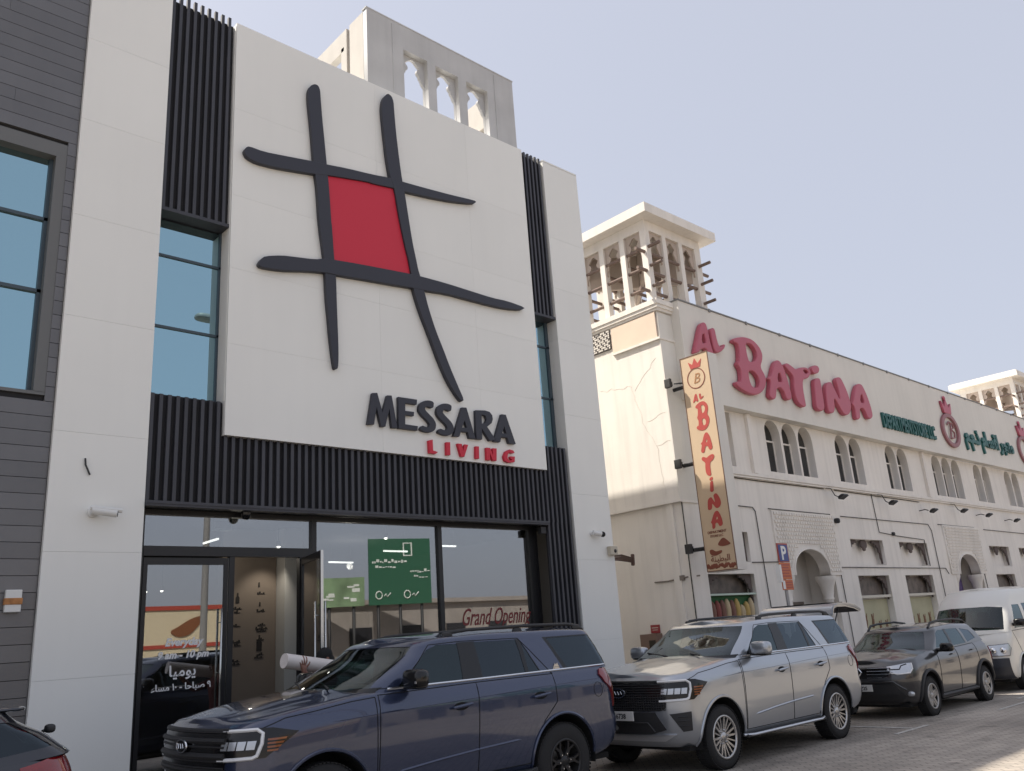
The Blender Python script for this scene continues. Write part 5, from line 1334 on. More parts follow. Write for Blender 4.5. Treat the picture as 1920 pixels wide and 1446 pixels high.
        superell(bm, (1.93, s*1.12, 1.475), (.085, .155, .095), .55)
        superell(bm, (1.95, s*1.12, 1.475), (.08, .14, .085), .5, mi=1)
        tube(bm, [(1.95, s*.90, 1.415), (1.94, s*1.02, 1.425)], [.045, .04], 8, mi=1)
        bx(bm, 1.852, 1.90, min(s*1.06, s*1.24), max(s*1.06, s*1.24), 1.43, 1.452, 2)
        superell(bm, (1.94, s*1.10, 1.40), (.085, .15, .03), .6, mi=1)
        put('wing_mirror', bm, [opts.get('mirror', paint), M_GLOSS, M_SATIN], smooth=True)
        # roof rail
        bm = NB()
        pts = [(2.62, s*.665, 1.865), (2.74, s*.66, 1.915), (3.0, s*.66, 1.932), (3.9, s*.66, 1.94), (4.6, s*.66, 1.928), (4.78, s*.66, 1.90), (4.88, s*.665, 1.85)]
        tube(bm, pts, [.018, .022, .02, .02, .02, .022, .018], 8)
        for xx in (2.7, 3.75, 4.76): superell(bm, (xx, s*.662, 1.885), (.07, .022, .035), .6)
        put('roof_rail', bm, [opts.get('rail', M_TRIM)], smooth=True)
        # tail lamp wraps the rear corner
        bm = decal(bvl, [(-.18, -.24), (-.05, -.245), (.02, -.15), (.10, -.02), (.19, .07), (.22, .16), (.18, .22), (-.06, .225), (-.19, .14), (-.21, .02)], (5.05+2, s*(.93+2), 1.13), (-1, -s, 0), (-.7071, s*.7071, 0), (0, 0, 1), .004, .02, .05)
        tl = put('tail_lamp', bm, [M_RED], smooth=True)
        bm = decal(bvl, [(-.10, -.21), (-.05, -.22), (.0, -.05), (-.02, .1), (-.07, .0)], (5.05+2, s*(.93+2), 1.13), (-1, -s, 0), (-.7071, s*.7071, 0), (0, 0, 1), .026, .006, .05)
        put('lamp_strip', bm, [M_AMBER if opts.get('dz') else M_RED], tl, smooth=True)
    # front face
    F = ((-3, 0, 0), (1, 0, 0), (0, 1, 0), (0, 0, 1))
    bm = decal(bvl, [(-.74, 1.175), (-.70, .84), (-.62, .805), (.62, .805), (.70, .84), (.74, 1.175)], *F, eps=.003, th=.012)
    gr = put('grille', bm, [M_GLOSS], smooth=True)
    bm = NB()
    nb_ = opts.get('bars', 0)
    if nb_:
        for z in [1.15-.35*k/(nb_-1) for k in range(nb_)]:
            t = thrown(bvl, dense([(-3, -.70, z), (-3, .70, z)], .06), (1, 0, 0), .02); tube(bm, t, .010, 6)
        for z, r in ((1.165, .02), (1.085, .028), (.955, .03), (.83, .02)):
            t = thrown(bvl, dense([(-3, -.71, z), (-3, .71, z)], .06), (1, 0, 0), .016); tube(bm, t, r, 6)
    else:
        for k in range(12):
            z = 1.16-.34*k/11
            t = thrown(bvl, dense([(-3, -.70, z), (-3, .70, z)], .06), (1, 0, 0), .016); tube(bm, t, .0065, 5)
        for k in range(38):
            y = -.68+1.36*k/37
            t = thrown(bvl, [(-3, y, 1.17), (-3, y, 1.0), (-3, y, .81)], (1, 0, 0), .014); tube(bm, t, .0045, 4)
    put('grille_bars', bm, [opts.get('barm', M_TRIM)], gr, smooth=True)
    bm = NB()
    h = thrown(bvl, [(-3, 0, 1.035)], (1, 0, 0), .035)[0]
    lathe(bm, [(0.001, -.012), (.115, -.01), (.125, 0), (.115, .012)], (0, 0, 0), 'x', 28)
    lathe(bm, [(.105, -.016), (.125, -.016), (.128, -.004), (.102, -.004)], (0, 0, 0), 'x', 28, mi=1, close=True)
    for v in bm.verts: v.co.z *= .50
    tube(bm, [(-.018, .07-.14*k/22, .022*sin(k*.75)) for k in range(23)], .004, 5, mi=1)
    move(bm, h.x, 0, 1.035)
    put('grille_badge', bm, [M_GLOSS, M_CHROME], gr, smooth=True)
    for s in (-1, 1):
        # e1 runs along the face from the inner edge of the lamp outwards
        e1 = Vector((.6, s*.8, 0)); dd = Vector((.8, -s*.6, 0)); og = Vector((.16, s*.78, 0)) - dd*2.5
        house = [(-.15, 1.165), (.20, 1.175), (.34, 1.17), (.50, 1.12), (.44, 1.06), (.36, .98), (.30, .93), (-.15, .915)]
        bm = decal(bvl, house, og, dd, e1, (0, 0, 1), .004, .010, .05)
        hl_ = put('headlight', bm, [M_GLOSS], smooth=True)
        bm = NB()
        for run, r_ in (([(-.14, 1.158), (.22, 1.162), (.27, 1.13), (.27, 1.05), (.235, .95), (.20, .935), (-.14, .925)], .017),):
            t = thrown(bvl, dense([og+e1*a+Vector((0, 0, z)) for a, z in run], .03), dd, .014); tube(bm, t, r_, 6)
        put('light_guide', bm, [M_WHITELAMP], hl_, smooth=True)
        bm = NB()
        for k in range(4):
            a0 = -.11+.085*k
            decal(bvl, [(a0, 1.005), (a0+.07, 1.005), (a0+.085, 1.075), (a0+.012, 1.075)], og, dd, e1, (0, 0, 1), .014, .006, .04, bm=bm)
        put('lamp_lens', bm, [M_LAMP], hl_, smooth=True)
        bm = NB()
        for k in range(4):
            z = 1.085-.03*k
            decal(bvl, [(.31, z), (.43-.016*k, z), (.425-.016*k, z-.016), (.31, z-.016)], og, dd, e1, (0, 0, 1), .014, .006, .04, bm=bm)
        put('marker_lamp', bm, [M_AMBER], hl_, smooth=True)
        fog = [(-.03, .765), (.25, .785), (.24, .555), (.12, .545)]
        bm = decal(bvl, fog, og, dd, e1, (0, 0, 1), .003, .008, .05)
        for z in (.73, .68, .62):
            t = thrown(bvl, dense([og+e1*.07+Vector((0, 0, z)), og+e1*.21+Vector((0, 0, z))], .05), dd, .014); tube(bm, t, .007, 5)
        put('fog_lamp_recess', bm, [M_TRIM], smooth=True)
    bm = decal(bvl, [(-.54, .79), (-.67, .575), (-.45, .52), (.45, .52), (.67, .575), (.54, .79)], *F, eps=.003, th=.008)
    t = thrown(bvl, dense([(-3, -.5, .55), (-3, -.42, .66), (-3, .42, .66), (-3, .5, .55)], .06), (1, 0, 0), .012); tube(bm, t, .014, 6)
    put('lower_intake', bm, [M_TRIM], smooth=True)
    bm = decal(bvl, [(-.78, .515), (-.62, .44), (.62, .44), (.78, .515)], *F, eps=.006, th=.018)
    put('skid_plate', bm, [M_SATIN], smooth=True)
    if opts.get('plate'):
        h = thrown(bvl, [(-3, 0, .745)], (1, 0, 0), 0)[0]
        plate_on(put, root, h.x-.035, 0.0, .745, opts['plate'], .48, .12)
    # running boards
    for s in (-1, 1):
        bm = NB(); bx(bm, 1.45, 3.62, min(s*.86, s*1.03), max(s*.86, s*1.03), .335, .375); bmesh.ops.bevel(bm, geom=list(bm.edges), offset=.012, segments=2, affect='EDGES')
        tube(bm, [(1.42, s*.98, .37), (1.6, s*1.035, .362), (3.45, s*1.035, .362), (3.62, s*.99, .37)], .018, 8, mi=1)
        put('running_board', bm, [M_TRIM, opts.get('board', M_TRIM)], smooth=True)
    for s in (-1, 1):
        for x in xw:
            make_wheel(put, root, x, zh-dz*.5, s*.985, opts.get('R', .40), .27, opts.get('rimR', .265), opts['wheel'], opts['rim'], s)
    bm = NB(); t = thrown(bvl, dense([(8, -.9, .62), (8, .9, .62)], .08), (-1, 0, 0), .01)
    tube(bm, t, .03, 6)
    put('bumper_step', bm, [M_TRIM], smooth=True)
    if opts.get('badge'):
        h = thrown(bvh, [(4.12, -3, 1.44)], (0, 1, 0), .004)[0]
        bm = NB(); prism(bm, [(-.055, -.03), (.055, -.03), (.05, -.012), (-.05, -.012)], -.004, .0); prism(bm, [(-.05, -.008), (.05, -.008), (.018, .04), (.0, .02), (-.018, .035)], -.004, .0)
        move(bm, h.x, h.y, h.z); put('side_badge', bm, [M_CHROME])
    bm = NB()
    for y in (-.45, .12):
        tube(bm, [(1.30, y-.05, 1.432), (1.42, y+.25, 1.462), (1.52, y+.5, 1.485)], .010, 6)
    put('wiper', bm, [M_TRIM], smooth=True)
    if opts.get('gate_open'):
        prof = [(4.93, 1.845), (4.955, 1.95), (5.03, 2.025), (5.2, 2.055), (5.5, 2.05), (5.85, 2.005), (6.08, 1.945), (6.14, 1.90)]
        inn = [(6.09, 1.885), (5.83, 1.94), (5.5, 1.985), (5.2, 1.985), (5.07, 1.955), (5.03, 1.90), (5.0, 1.84)]
        def slab(bm, pr, w0, mi=0):
            n = len(pr); ring = []
            for y, k in ((-1, 0), (1, 0)):
                ring.append([bm.verts.new((x, y*w0*(1-.10*max(0, (x-5.6)/.6)**2), z)) for x, z in pr])
            for i in range(n-1): bm.faces.new((ring[0][i], ring[0][i+1], ring[1][i+1], ring[1][i])).material_index = mi
            return ring
        bm = NB()
        A = slab(bm, prof, .72); B = slab(bm, inn, .70, 1)
        for r in (0, 1):
            bm.faces.new(A[r]+B[r])
        bm.faces.new((A[0][-1], B[0][0], B[1][0], A[1][-1])); bm.faces.new((B[0][-1], A[0][0], A[1][0], B[1][-1]))
        bmesh.ops.recalc_face_normals(bm, faces=list(bm.faces))
        bmesh.ops.bevel(bm, geom=[e for e in bm.edges if len(e.link_faces) == 2 and e.calc_face_angle() > .6], offset=.018, segments=2, affect='EDGES')
        tg = put('tailgate', bm, [paint, M_TRIM], smooth=True)
        bm = NB(); bx(bm, 5.18, 5.62, -.58, .58, 2.047, 2.066); put('rear_window', bm, [M_GLOSS], tg)
        bm = NB()
        for s in (-1, 1):
            tube(bm, [(4.97, s*.66, 1.6), (5.35, s*.62, 1.96)], .012, 6)
        put('gas_strut', bm, [M_TRIM], tg)
    return root, put
def build_car(name, label, cat, X0, Yc, paint, sp, op):
    """smaller vehicles: same lofting, simpler trim"""
    root, put = start_car(name, label, cat, X0, Yc, op['L'])
    lb, gb = build_shell(sp)
    both = NB()
    for b in (lb, gb):
        me = bpy.data.meshes.new('t'); b.to_mesh(me); both.from_mesh(me); bpy.data.meshes.remove(me)
    bvh = BVHTree.FromBMesh(both); bvl = BVHTree.FromBMesh(lb)
    xw, zh, R = op['xw'], op['zh'], op['Ra']
    for s in (-1, 1):
        for x in xw:
            bmesh.ops.delete(lb, geom=cut_faces(lb, arch_poly(x, zh, R), (0, 2), lambda f: f.calc_center_median().y*s > .3), context='FACES')
    doors = []
    for s in (-1, 1):
        for q in op['doors']:
            doors.append((s, take(lb, cut_faces(lb, q, (0, 2), lambda f: f.calc_center_median().y*s > .5))))
    put('body', lb, [paint], smooth=True, angle=40)
    dob = [(s, put('door', b, [paint], smooth=True, angle=40)) for s, b in doors]
    for s in (-1, 1):
        sel = lambda f: f.calc_center_median().y*s > .35 and abs(f.normal.y) > .45
        for q, g in op['wins']:
            put('side_window', take(gb, cut_faces(gb, q, (0, 2), sel), .004), [g], smooth=True)
        for q in op.get('blacks', ()):
            for f in cut_faces(gb, q, (0, 2), sel): f.material_index = 1
    fr = lambda f: f.normal.x < -.15 and f.calc_center_median().x < op['wsx']
    put('windscreen', take(gb, cut_faces(gb, op['ws'], (1, 2), fr), .004), [G_WIND], smooth=True)
    rr = lambda f: f.normal.x > .2 and f.calc_center_median().x > op['L']-1.2
    put('rear_window', take(gb, cut_faces(gb, op['rw'], (1, 2), rr), .004), [G_DARK], smooth=True)
    ln = lining(gb, .014); put('headlining', ln, [M_SEAT], smooth=True)
    put('cabin_shell', gb, [paint, M_GLOSS], smooth=True, angle=40)
    cabin(put, root, op['cab'][0], op['cab'][1], op['cab'][2], op['cab'][3], rows=op['seats'])
    bm = NB()
    for s in (-1, 1):
        for x in xw:
            wl = well(x, zh, R+.01, s*(sp['W']/2-.03), .38, s); me = bpy.data.meshes.new('t'); wl.to_mesh(me); bm.from_mesh(me); wl.free(); bpy.data.meshes.remove(me)
    bx(bm, .3, op['L']-.25, -.72, .72, sp['zb'][1][1]-.04, sp['zb'][1][1]+.02)
    put('underbody', bm, [M_WELL])
    for s in (-1, 1):
        for x in xw:
            bm = NB(); arch_lip(bm, bvl, x, zh, R+.018, s, op.get('lip', .02), .004); put('arch_trim', bm, [op.get('archm', M_TRIM)], smooth=True)
        bm = NB()
        for q in op['doors']:
            tube(bm, thrown(bvl, dense([(a, s*3, b) for a, b in q+[q[0]]], .05), (0, -s, 0), 0), .006, 5)
        put('panel_gaps', bm, [M_WELL])
        if op.get('sill'):
            bm = NB(); t = thrown(bvl, dense([(xw[0]+R, s*3, op['sill']), (xw[1]-R, s*3, op['sill'])], .06), (0, -s, 0), .0); tube(bm, t, .04, 8); put('sill_trim', bm, [M_TRIM], smooth=True)
        for x, z in op['handles']:
            h = thrown(bvl, [(x-.09, s*3, z), (x, s*3, z+.005), (x+.09, s*3, z+.01)], (0, -s, 0), .03)
            bm = NB(); tube(bm, [h[0]+Vector((0, -s*.03, 0))]+h+[h[2]+Vector((0, -s*.03, 0))], .013, 8); put('door_handle', bm, [paint], smooth=True)
        mx, my, mz = op['mirror']
        bm = NB(); superell(bm, (mx, s*my, mz), (.075, .12, .08), .55); tube(bm, [(mx+.03, s*(my-.24), mz-.05), (mx+.01, s*(my-.05), mz-.04)], .035, 8); put('wing_mirror', bm, [M_GLOSS], smooth=True)
        if op.get('rail'):
            bm = NB(); tube(bm, [(a, s*b, c) for a, b, c in op['rail']], .022, 8)
            put('roof_rail', bm, [M_TRIM], smooth=True)
        if op.get('tail'):
            o_, e_, q = op['tail']
            bm = decal(bvl, q, (o_[0]+2, s*(o_[1]+2), o_[2]), (-1, -s, 0), (-.7071, s*.7071, 0), (0, 0, 1), .004, .018, .05)
            put('tail_lamp', bm, [M_RED], smooth=True)
    for s in (-1, 1):
        for x in xw: make_wheel(put, root, x, zh, s*(sp['W']/2-.012), op['R'], .21, op['rimR'], 'pressed', op['rim'], s)
    return root, put, bvl, bvh

ROWS = [0, .04, .10, .18, .28, .4, .52, .64, .74, .82, .88, .93, .97, 1.0]
GROW = [0, .08, .2, .35, .5, .65, .78, .86, .91, .95, .98, 1.0]
DUST = dict(W=1.80, rows=ROWS,
    hwv=[(0, .88), (.05, .93), (.15, .965), (.35, .985), (.6, 1.0), (.78, .99), (.9, .965), (1, .90)],
    xfv=[(0, .22), (.1, .12), (.3, .05), (.6, .02), (.85, .05), (1, .17)], xrv=[(0, 4.20), (.15, 4.30), (.4, 4.34), (.7, 4.30), (1, 4.18)],
    rf=.30, rr=.24, bowf=.17, bowr=.06, zb=[(0, .24), (.6, .24), (1.4, .235), (3.2, .235), (4.0, .27), (4.4, .34)],
    zt=[(0, .93), (.4, .985), (.9, 1.055), (1.35, 1.09), (2.2, 1.10), (3.2, 1.13), (4.4, 1.17)],
    cowl=1.42, crown=[(0, .03), (.6, .05), (1.4, .05)], bulge=lambda x, s: .02/(1+math.exp((abs(s)-.6)*24)),
    grow=GROW, ghw=[(0, .82), (.4, .775), (.86, .70), (.95, .655), (1, .60)], gxf=[(0, 1.05), (.86, 1.66), (1, 1.86)], gxr=[(0, 4.16), (.4, 4.08), (.86, 3.92), (1, 3.84)],
    gbowf=[(0, .28), (1, .2)], gbowr=.05, grf=.16, grr=.16, zr=[(1.5, 1.46), (2.0, 1.50), (3.0, 1.53), (3.8, 1.50), (4.3, 1.45)], rcrown=.045)
HATCH = dict(W=1.84, rows=ROWS,
    hwv=[(0, .88), (.05, .93), (.15, .965), (.35, .985), (.6, 1.0), (.8, .99), (.92, .965), (1, .91)],
    xfv=[(0, .22), (.3, .05), (.7, .04), (1, .2)], xrv=[(0, 4.42), (.15, 4.52), (.45, 4.55), (.75, 4.53), (1, 4.46)],
    rf=.32, rr=.26, bowf=.17, bowr=.08, zb=[(0, .24), (.6, .24), (1.4, .23), (3.4, .23), (4.6, .33)],
    zt=[(0, .90), (.4, .95), (1.0, 1.02), (1.5, 1.06), (3.0, 1.12), (4.0, 1.21), (4.6, 1.26)],
    cowl=1.5, crown=[(0, .03), (.6, .05), (1.4, .05)],
    grow=GROW, ghw=[(0, .845), (.4, .79), (.86, .70), (.95, .66), (1, .60)], gxf=[(0, 1.15), (.86, 1.85), (1, 2.05)], gxr=[(0, 4.50), (.4, 4.36), (.86, 4.08), (1, 4.0)],
    gbowf=[(0, .28), (1, .2)], gbowr=.06, grf=.16, grr=.18, zr=[(1.5, 1.52), (2.2, 1.58), (3.2, 1.61), (4.0, 1.59), (4.5, 1.56)], rcrown=.04)
VAN = dict(W=1.74, rows=ROWS,
    hwv=[(0, .90), (.05, .95), (.15, .98), (.4, 1.0), (.8, 1.0), (1, .985)],
    xfv=[(0, .16), (.1, .06), (.3, .02), (.6, .05), (.85, .12), (1, .26)], xrv=[(0, 4.75), (.1, 4.80), (1, 4.80)],
    rf=.24, rr=.12, bowf=.15, bowr=.02, zb=[(0, .26), (1, .25), (4.8, .28)],
    zt=[(0, 1.16), (.4, 1.24), (.8, 1.27), (4.8, 1.28)],
    cowl=.72, crown=[(0, .03), (.8, .03)],
    grow=GROW, ghw=[(0, .85), (.4, .82), (.86, .74), (.95, .70), (1, .62)], gxf=[(0, .22), (.5, .60), (.72, .80), (.86, 1.05), (1, 1.42)], gxr=[(0, 4.78), (.86, 4.70), (1, 4.62)],
    gbowf=[(0, .20), (1, .16)], gbowr=.02, grf=.18, grr=.12, zr=[(.3, 2.10), (1.3, 2.16), (3, 2.18), (4.8, 2.14)], rcrown=.05)
P_BLUE = mat('deep blue metallic paint', (0.034, 0.047, 0.096), 0.26, 0.45, coat=1.0)
P_SILVER = mat('silver metallic paint', (0.39, 0.415, 0.45), 0.28, 0.75, coat=1.0)
P_GREY = mat('dark brown grey metallic paint', (0.040, 0.040, 0.043), 0.28, 0.3, coat=1.0)
P_NIGHT = mat('near black blue paint', (0.018, 0.020, 0.028), 0.28, 0.4, coat=1.0)
P_VAN = mat('white van paint', (0.66, 0.65, 0.61), 0.35, coat=.6)
M_RIMD = mat('dark painted rim', (0.022, 0.022, 0.024), 0.35, 0.3)
M_RIMB = mat('machined rim', (0.50, 0.49, 0.48), 0.30, 0.85)
M_RIMS = mat('silver wheel trim', (0.38, 0.37, 0.36), 0.35, 0.6)
build_suv('parked_car', 'dark blue large SUV with black mirrors and rugged wheels in front of the shop window', 3.53, 8.60, P_BLUE,
    dict(sx=1.03, dz=.05, bars=7, barm=M_TRIM, mirror=M_GLOSS, wheel='rugged', rim=M_RIMD, R=.425, rimR=.245, rail=M_TRIM, badge=True, archm=P_BLUE, handle=P_BLUE))
build_suv('parked_car', 'silver large SUV with its tailgate raised, parked behind the dark blue SUV', 9.17, 8.10, P_SILVER,
    dict(wheel='twin', rim=M_RIMB, R=.40, rimR=.27, rail=M_TRIM, plate='26738', mirror=P_SILVER, board=M_SATIN, gate_open=True, barm=M_TRIM))
# small dark crossover
root, put, bvl, bvh = build_car('parked_car', 'dark grey brown small SUV with bright headlights between silver SUV and white van', 'car', 15.50, 7.83, P_GREY, DUST,
    dict(L=4.35, xw=(.95, 3.60), zh=.33, Ra=.43, R=.335, rimR=.215, rim=M_RIMS, doors=[[(1.42, .34), (2.36, .34), (2.42, 1.09), (1.50, 1.08)], [(2.36, .34), (3.05, .34), (3.25, .62), (3.42, .78), (3.40, 1.12), (2.42, 1.09)]],
         wins=[([(1.66, 1.125), (2.36, 1.125), (2.38, 1.43), (2.10, 1.43), (1.95, 1.38)], G_SIDE), ([(2.46, 1.125), (3.10, 1.14), (3.02, 1.43), (2.47, 1.435)], G_SIDE), ([(3.20, 1.15), (3.68, 1.21), (3.56, 1.37), (3.14, 1.42)], G_DARK)],
         blacks=[[(2.34, 1.12), (2.48, 1.12), (2.48, 1.44), (2.36, 1.44)]], wsx=2.2, ws=[(-.72, 1.12), (.72, 1.12), (.57, 1.42), (.3, 1.435), (-.3, 1.435), (-.57, 1.42)], rw=[(-.6, 1.2), (.6, 1.2), (.54, 1.42), (-.54, 1.42)],
         cab=(1.30, 4.0, 1.09, .72), seats=((2.15,), (3.0,)), handles=((2.2, .98), (3.2, 1.0)), mirror=(1.62, 1.02, 1.13), sill=.30, lip=.03,
         rail=[(1.95, .60, 1.48), (2.1, .60, 1.575), (2.4, .60, 1.60), (3.2, .60, 1.61), (3.7, .60, 1.565), (3.85, .60, 1.48)], tail=((4.26, .86, .88), 0, [(-.14, -.13), (.08, -.13), (.10, .12), (-.14, .13)])))
F = ((-3, 0, 0), (1, 0, 0), (0, 1, 0), (0, 0, 1))
gr = put('grille', decal(bvl, [(-.58, .885), (-.52, .74), (-.40, .705), (.40, .705), (.52, .74), (.58, .885)], *F, eps=.003, th=.012), [M_GLOSS], smooth=True)
for z in (.865, .82, .775, .715):
    b = NB(); tube(b, thrown(bvl, dense([(-3, -.56 if z > .72 else -.42, z), (-3, -.16, z)], .05), (1, 0, 0), .02), .007, 5); put('grille_bar', b, [M_CHROME], gr, smooth=True)
    b = NB(); tube(b, thrown(bvl, dense([(-3, .16, z), (-3, .56 if z > .72 else .42, z)], .05), (1, 0, 0), .02), .007, 5); put('grille_bar', b, [M_CHROME], gr, smooth=True)
h = thrown(bvl, [(-3, 0, .815)], (1, 0, 0), .02)[0]
b = NB()
for s in (-1, 1):
    tube(b, [(h.x, 0, .90), (h.x, s*.062, .815), (h.x, 0, .73)], .014, 6)
put('grille_badge', b, [M_CHROME], gr, smooth=True)
for s in (-1, 1):
    e1 = Vector((.55, s*.835, 0)); dd = Vector((.835, -s*.55, 0)); og = Vector((.13, s*.66, 0))-dd*2.5
    hl = put('headlight', decal(bvl, [(-.13, .885), (.20, .93), (.30, .93), (.29, .84), (.22, .765), (.0, .75), (-.06, .80), (-.13, .82)], og, dd, e1, (0, 0, 1), .004, .012, .05), [M_LAMP], smooth=True)
    b = NB(); tube(b, thrown(bvl, dense([og+e1*a+Vector((0, 0, z)) for a, z in ((-.10, .79), (.02, .765), (.22, .775), (.28, .84), (.285, .92))], .03), dd, .018), .012, 6); put('light_guide', b, [M_WHITELAMP], hl, smooth=True)
    b = NB(); tube(b, thrown(bvl, dense([og+e1*a+Vector((0, 0, z)) for a, z in ((-.1, .84), (.06, .84), (.10, .89), (.2, .915))], .03), dd, .018), .010, 6); put('lamp_divider', b, [M_GLOSS], hl, smooth=True)
    b = NB(); hh = thrown(bvl, [og+e1*.18+Vector((0, 0, .43))], dd, .01)[0]; superell(b, (hh.x, hh.y, hh.z), (.04, .07, .045), .9); put('fog_lamp', b, [M_LAMP], smooth=True)
put('lower_intake', decal(bvl, [(-.60, .60), (-.72, .40), (-.62, .29), (.62, .29), (.72, .40), (.60, .60)], *F, eps=.003, th=.008), [M_TRIM], smooth=True)
b = NB(); tube(b, thrown(bvl, dense([(-3, -.74, .50), (-3, -.58, .645), (-3, .58, .645), (-3, .74, .50)], .06), (1, 0, 0), .005), .016, 6); put('bumper_lip', b, [P_GREY], smooth=True)
plate_on(put, root, thrown(bvl, [(-3, 0, .54)], (1, 0, 0), 0)[0].x-.02, 0, .545, '7 61725', .46, .115)
# white van
root, put, bvl, bvh = build_car('parked_van', 'white high roofed van with dark bumper at the right picture edge', 'van', 20.55, 7.82, P_VAN, VAN,
    dict(L=4.8, xw=(1.0, 3.6), zh=.33, Ra=.42, R=.335, rimR=.2, rim=M_RIMS, doors=[[(.98, .75), (1.42, .5), (1.95, .40), (1.98, 1.27), (.62, 1.25)]],
         wins=[([(.86, 1.30), (1.60, 1.30), (1.60, 1.80), (1.16, 1.80)], G_SIDE), ([(1.78, 1.30), (4.5, 1.30), (4.45, 1.82), (1.80, 1.82)], G_DARK)], blacks=[], wsx=1.25,
         ws=[(-.76, 1.29), (.76, 1.29), (.70, 1.76), (.4, 1.79), (-.4, 1.79), (-.70, 1.76)], rw=[(-.6, 1.3), (.6, 1.3), (.55, 1.8), (-.55, 1.8)],
         cab=(.55, 4.5, 1.25, .78), seats=((1.35,), (2.4,), (3.3,)), handles=((1.8, 1.1),), mirror=(.78, 1.00, 1.42), archm=P_VAN))
put('front_bumper', decal(bvl, [(-.80, .70), (-.80, .28), (.80, .28), (.80, .70)], *F, eps=.003, th=.02), [mat('navy black bumper', (.022, .025, .035), .5)], smooth=True)
for s in (-1, 1):
    e1 = Vector((.5, s*.866, 0)); dd = Vector((.866, -s*.5, 0)); og = Vector((.12, s*.70, 0))-dd*2.5
    hl = put('headlight', decal(bvl, [(-.26, .96), (.20, .99), (.24, .90), (.18, .75), (-.24, .755)], og, dd, e1, (0, 0, 1), .004, .014, .05), [M_LAMP], smooth=True)
    b = NB(); tube(b, thrown(bvl, dense([og+e1*a+Vector((0, 0, z)) for a, z in ((-.26, .96), (.20, .99), (.24, .90), (.18, .75), (-.24, .755), (-.26, .96))], .04), dd, .012), .008, 5); put('lamp_frame', b, [M_TRIM], hl, smooth=True)
    for q in (-.12, .06):
        hh = thrown(bvl, [og+e1*q+Vector((0, 0, .86))], dd, .018)[0]; b = NB(); superell(b, hh, (.05, .065, .065), .9, 12, 8); put('lamp_bowl', b, [M_CHROME], hl, smooth=True)
put('grille', decal(bvl, [(-.40, .90), (-.40, .79), (.40, .79), (.40, .90)], *F, eps=.003, th=.01), [M_TRIM], smooth=True)
b = NB(); tube(b, thrown(bvh, dense([(-3, -.70, 1.31), (-3, .05, 1.36)], .08), (1, 0, 0), .015), .012, 6); put('wiper', b, [M_TRIM], smooth=True)
# dark hatchback in the left corner, only its tail in view
root, put, bvl, bvh = build_car('parked_car', 'near black hatchback at the lower left corner with its red tail lamp in view', 'car', -2.22, 8.52, P_NIGHT, HATCH,
    dict(L=4.55, xw=(.95, 3.65), zh=.34, Ra=.42, R=.345, rimR=.22, rim=M_RIMS, doors=[[(1.4, .36), (2.45, .36), (2.5, 1.08), (1.5, 1.06)], [(2.45, .36), (3.15, .36), (3.45, .8), (3.5, 1.12), (2.5, 1.08)]],
         wins=[([(1.75, 1.10), (2.45, 1.12), (2.47, 1.48), (2.25, 1.48)], G_DARK), ([(2.56, 1.12), (3.3, 1.15), (3.3, 1.50), (2.56, 1.50)], G_DARK), ([(3.42, 1.20), (4.30, 1.30), (4.02, 1.50), (3.42, 1.50)], G_DARK)],
         blacks=[], wsx=2.4, ws=[(-.74, 1.12), (.74, 1.12), (.58, 1.46), (-.58, 1.46)], rw=[(-.66, 1.24), (.66, 1.24), (.56, 1.49), (-.56, 1.49)],
         cab=(1.4, 4.2, 1.07, .74), seats=((2.3,), (3.2,)), handles=((2.3, .98), (3.3, 1.02)), mirror=(1.75, 1.05, 1.14), archm=M_TRIM, sill=.30,
         tail=((4.42, .88, 1.13), 0, [(-.05, -.16), (.20, -.13), (.26, -.02), (.25, .03), (.08, .07), (-.12, .09), (-.18, -.02)])))
b = NB(); superell(b, (4.02, 0, 1.585), (.16, .60, .022), .5); put('roof_spoiler', b, [P_NIGHT], smooth=True)
b = NB(); prism(b, [(3.75, 1.62), (3.98, 1.62), (3.97, 1.70), (3.90, 1.69)], -.02, .02); put('roof_aerial', b, [M_GLOSS])
b = NB(); superell(b, (4.40, -.30, 1.40), (.04, .05, .035), .7); tube(b, [(4.40, -.3, 1.40), (4.45, .1, 1.36)], .014, 6); put('wiper', b, [M_TRIM], smooth=True)

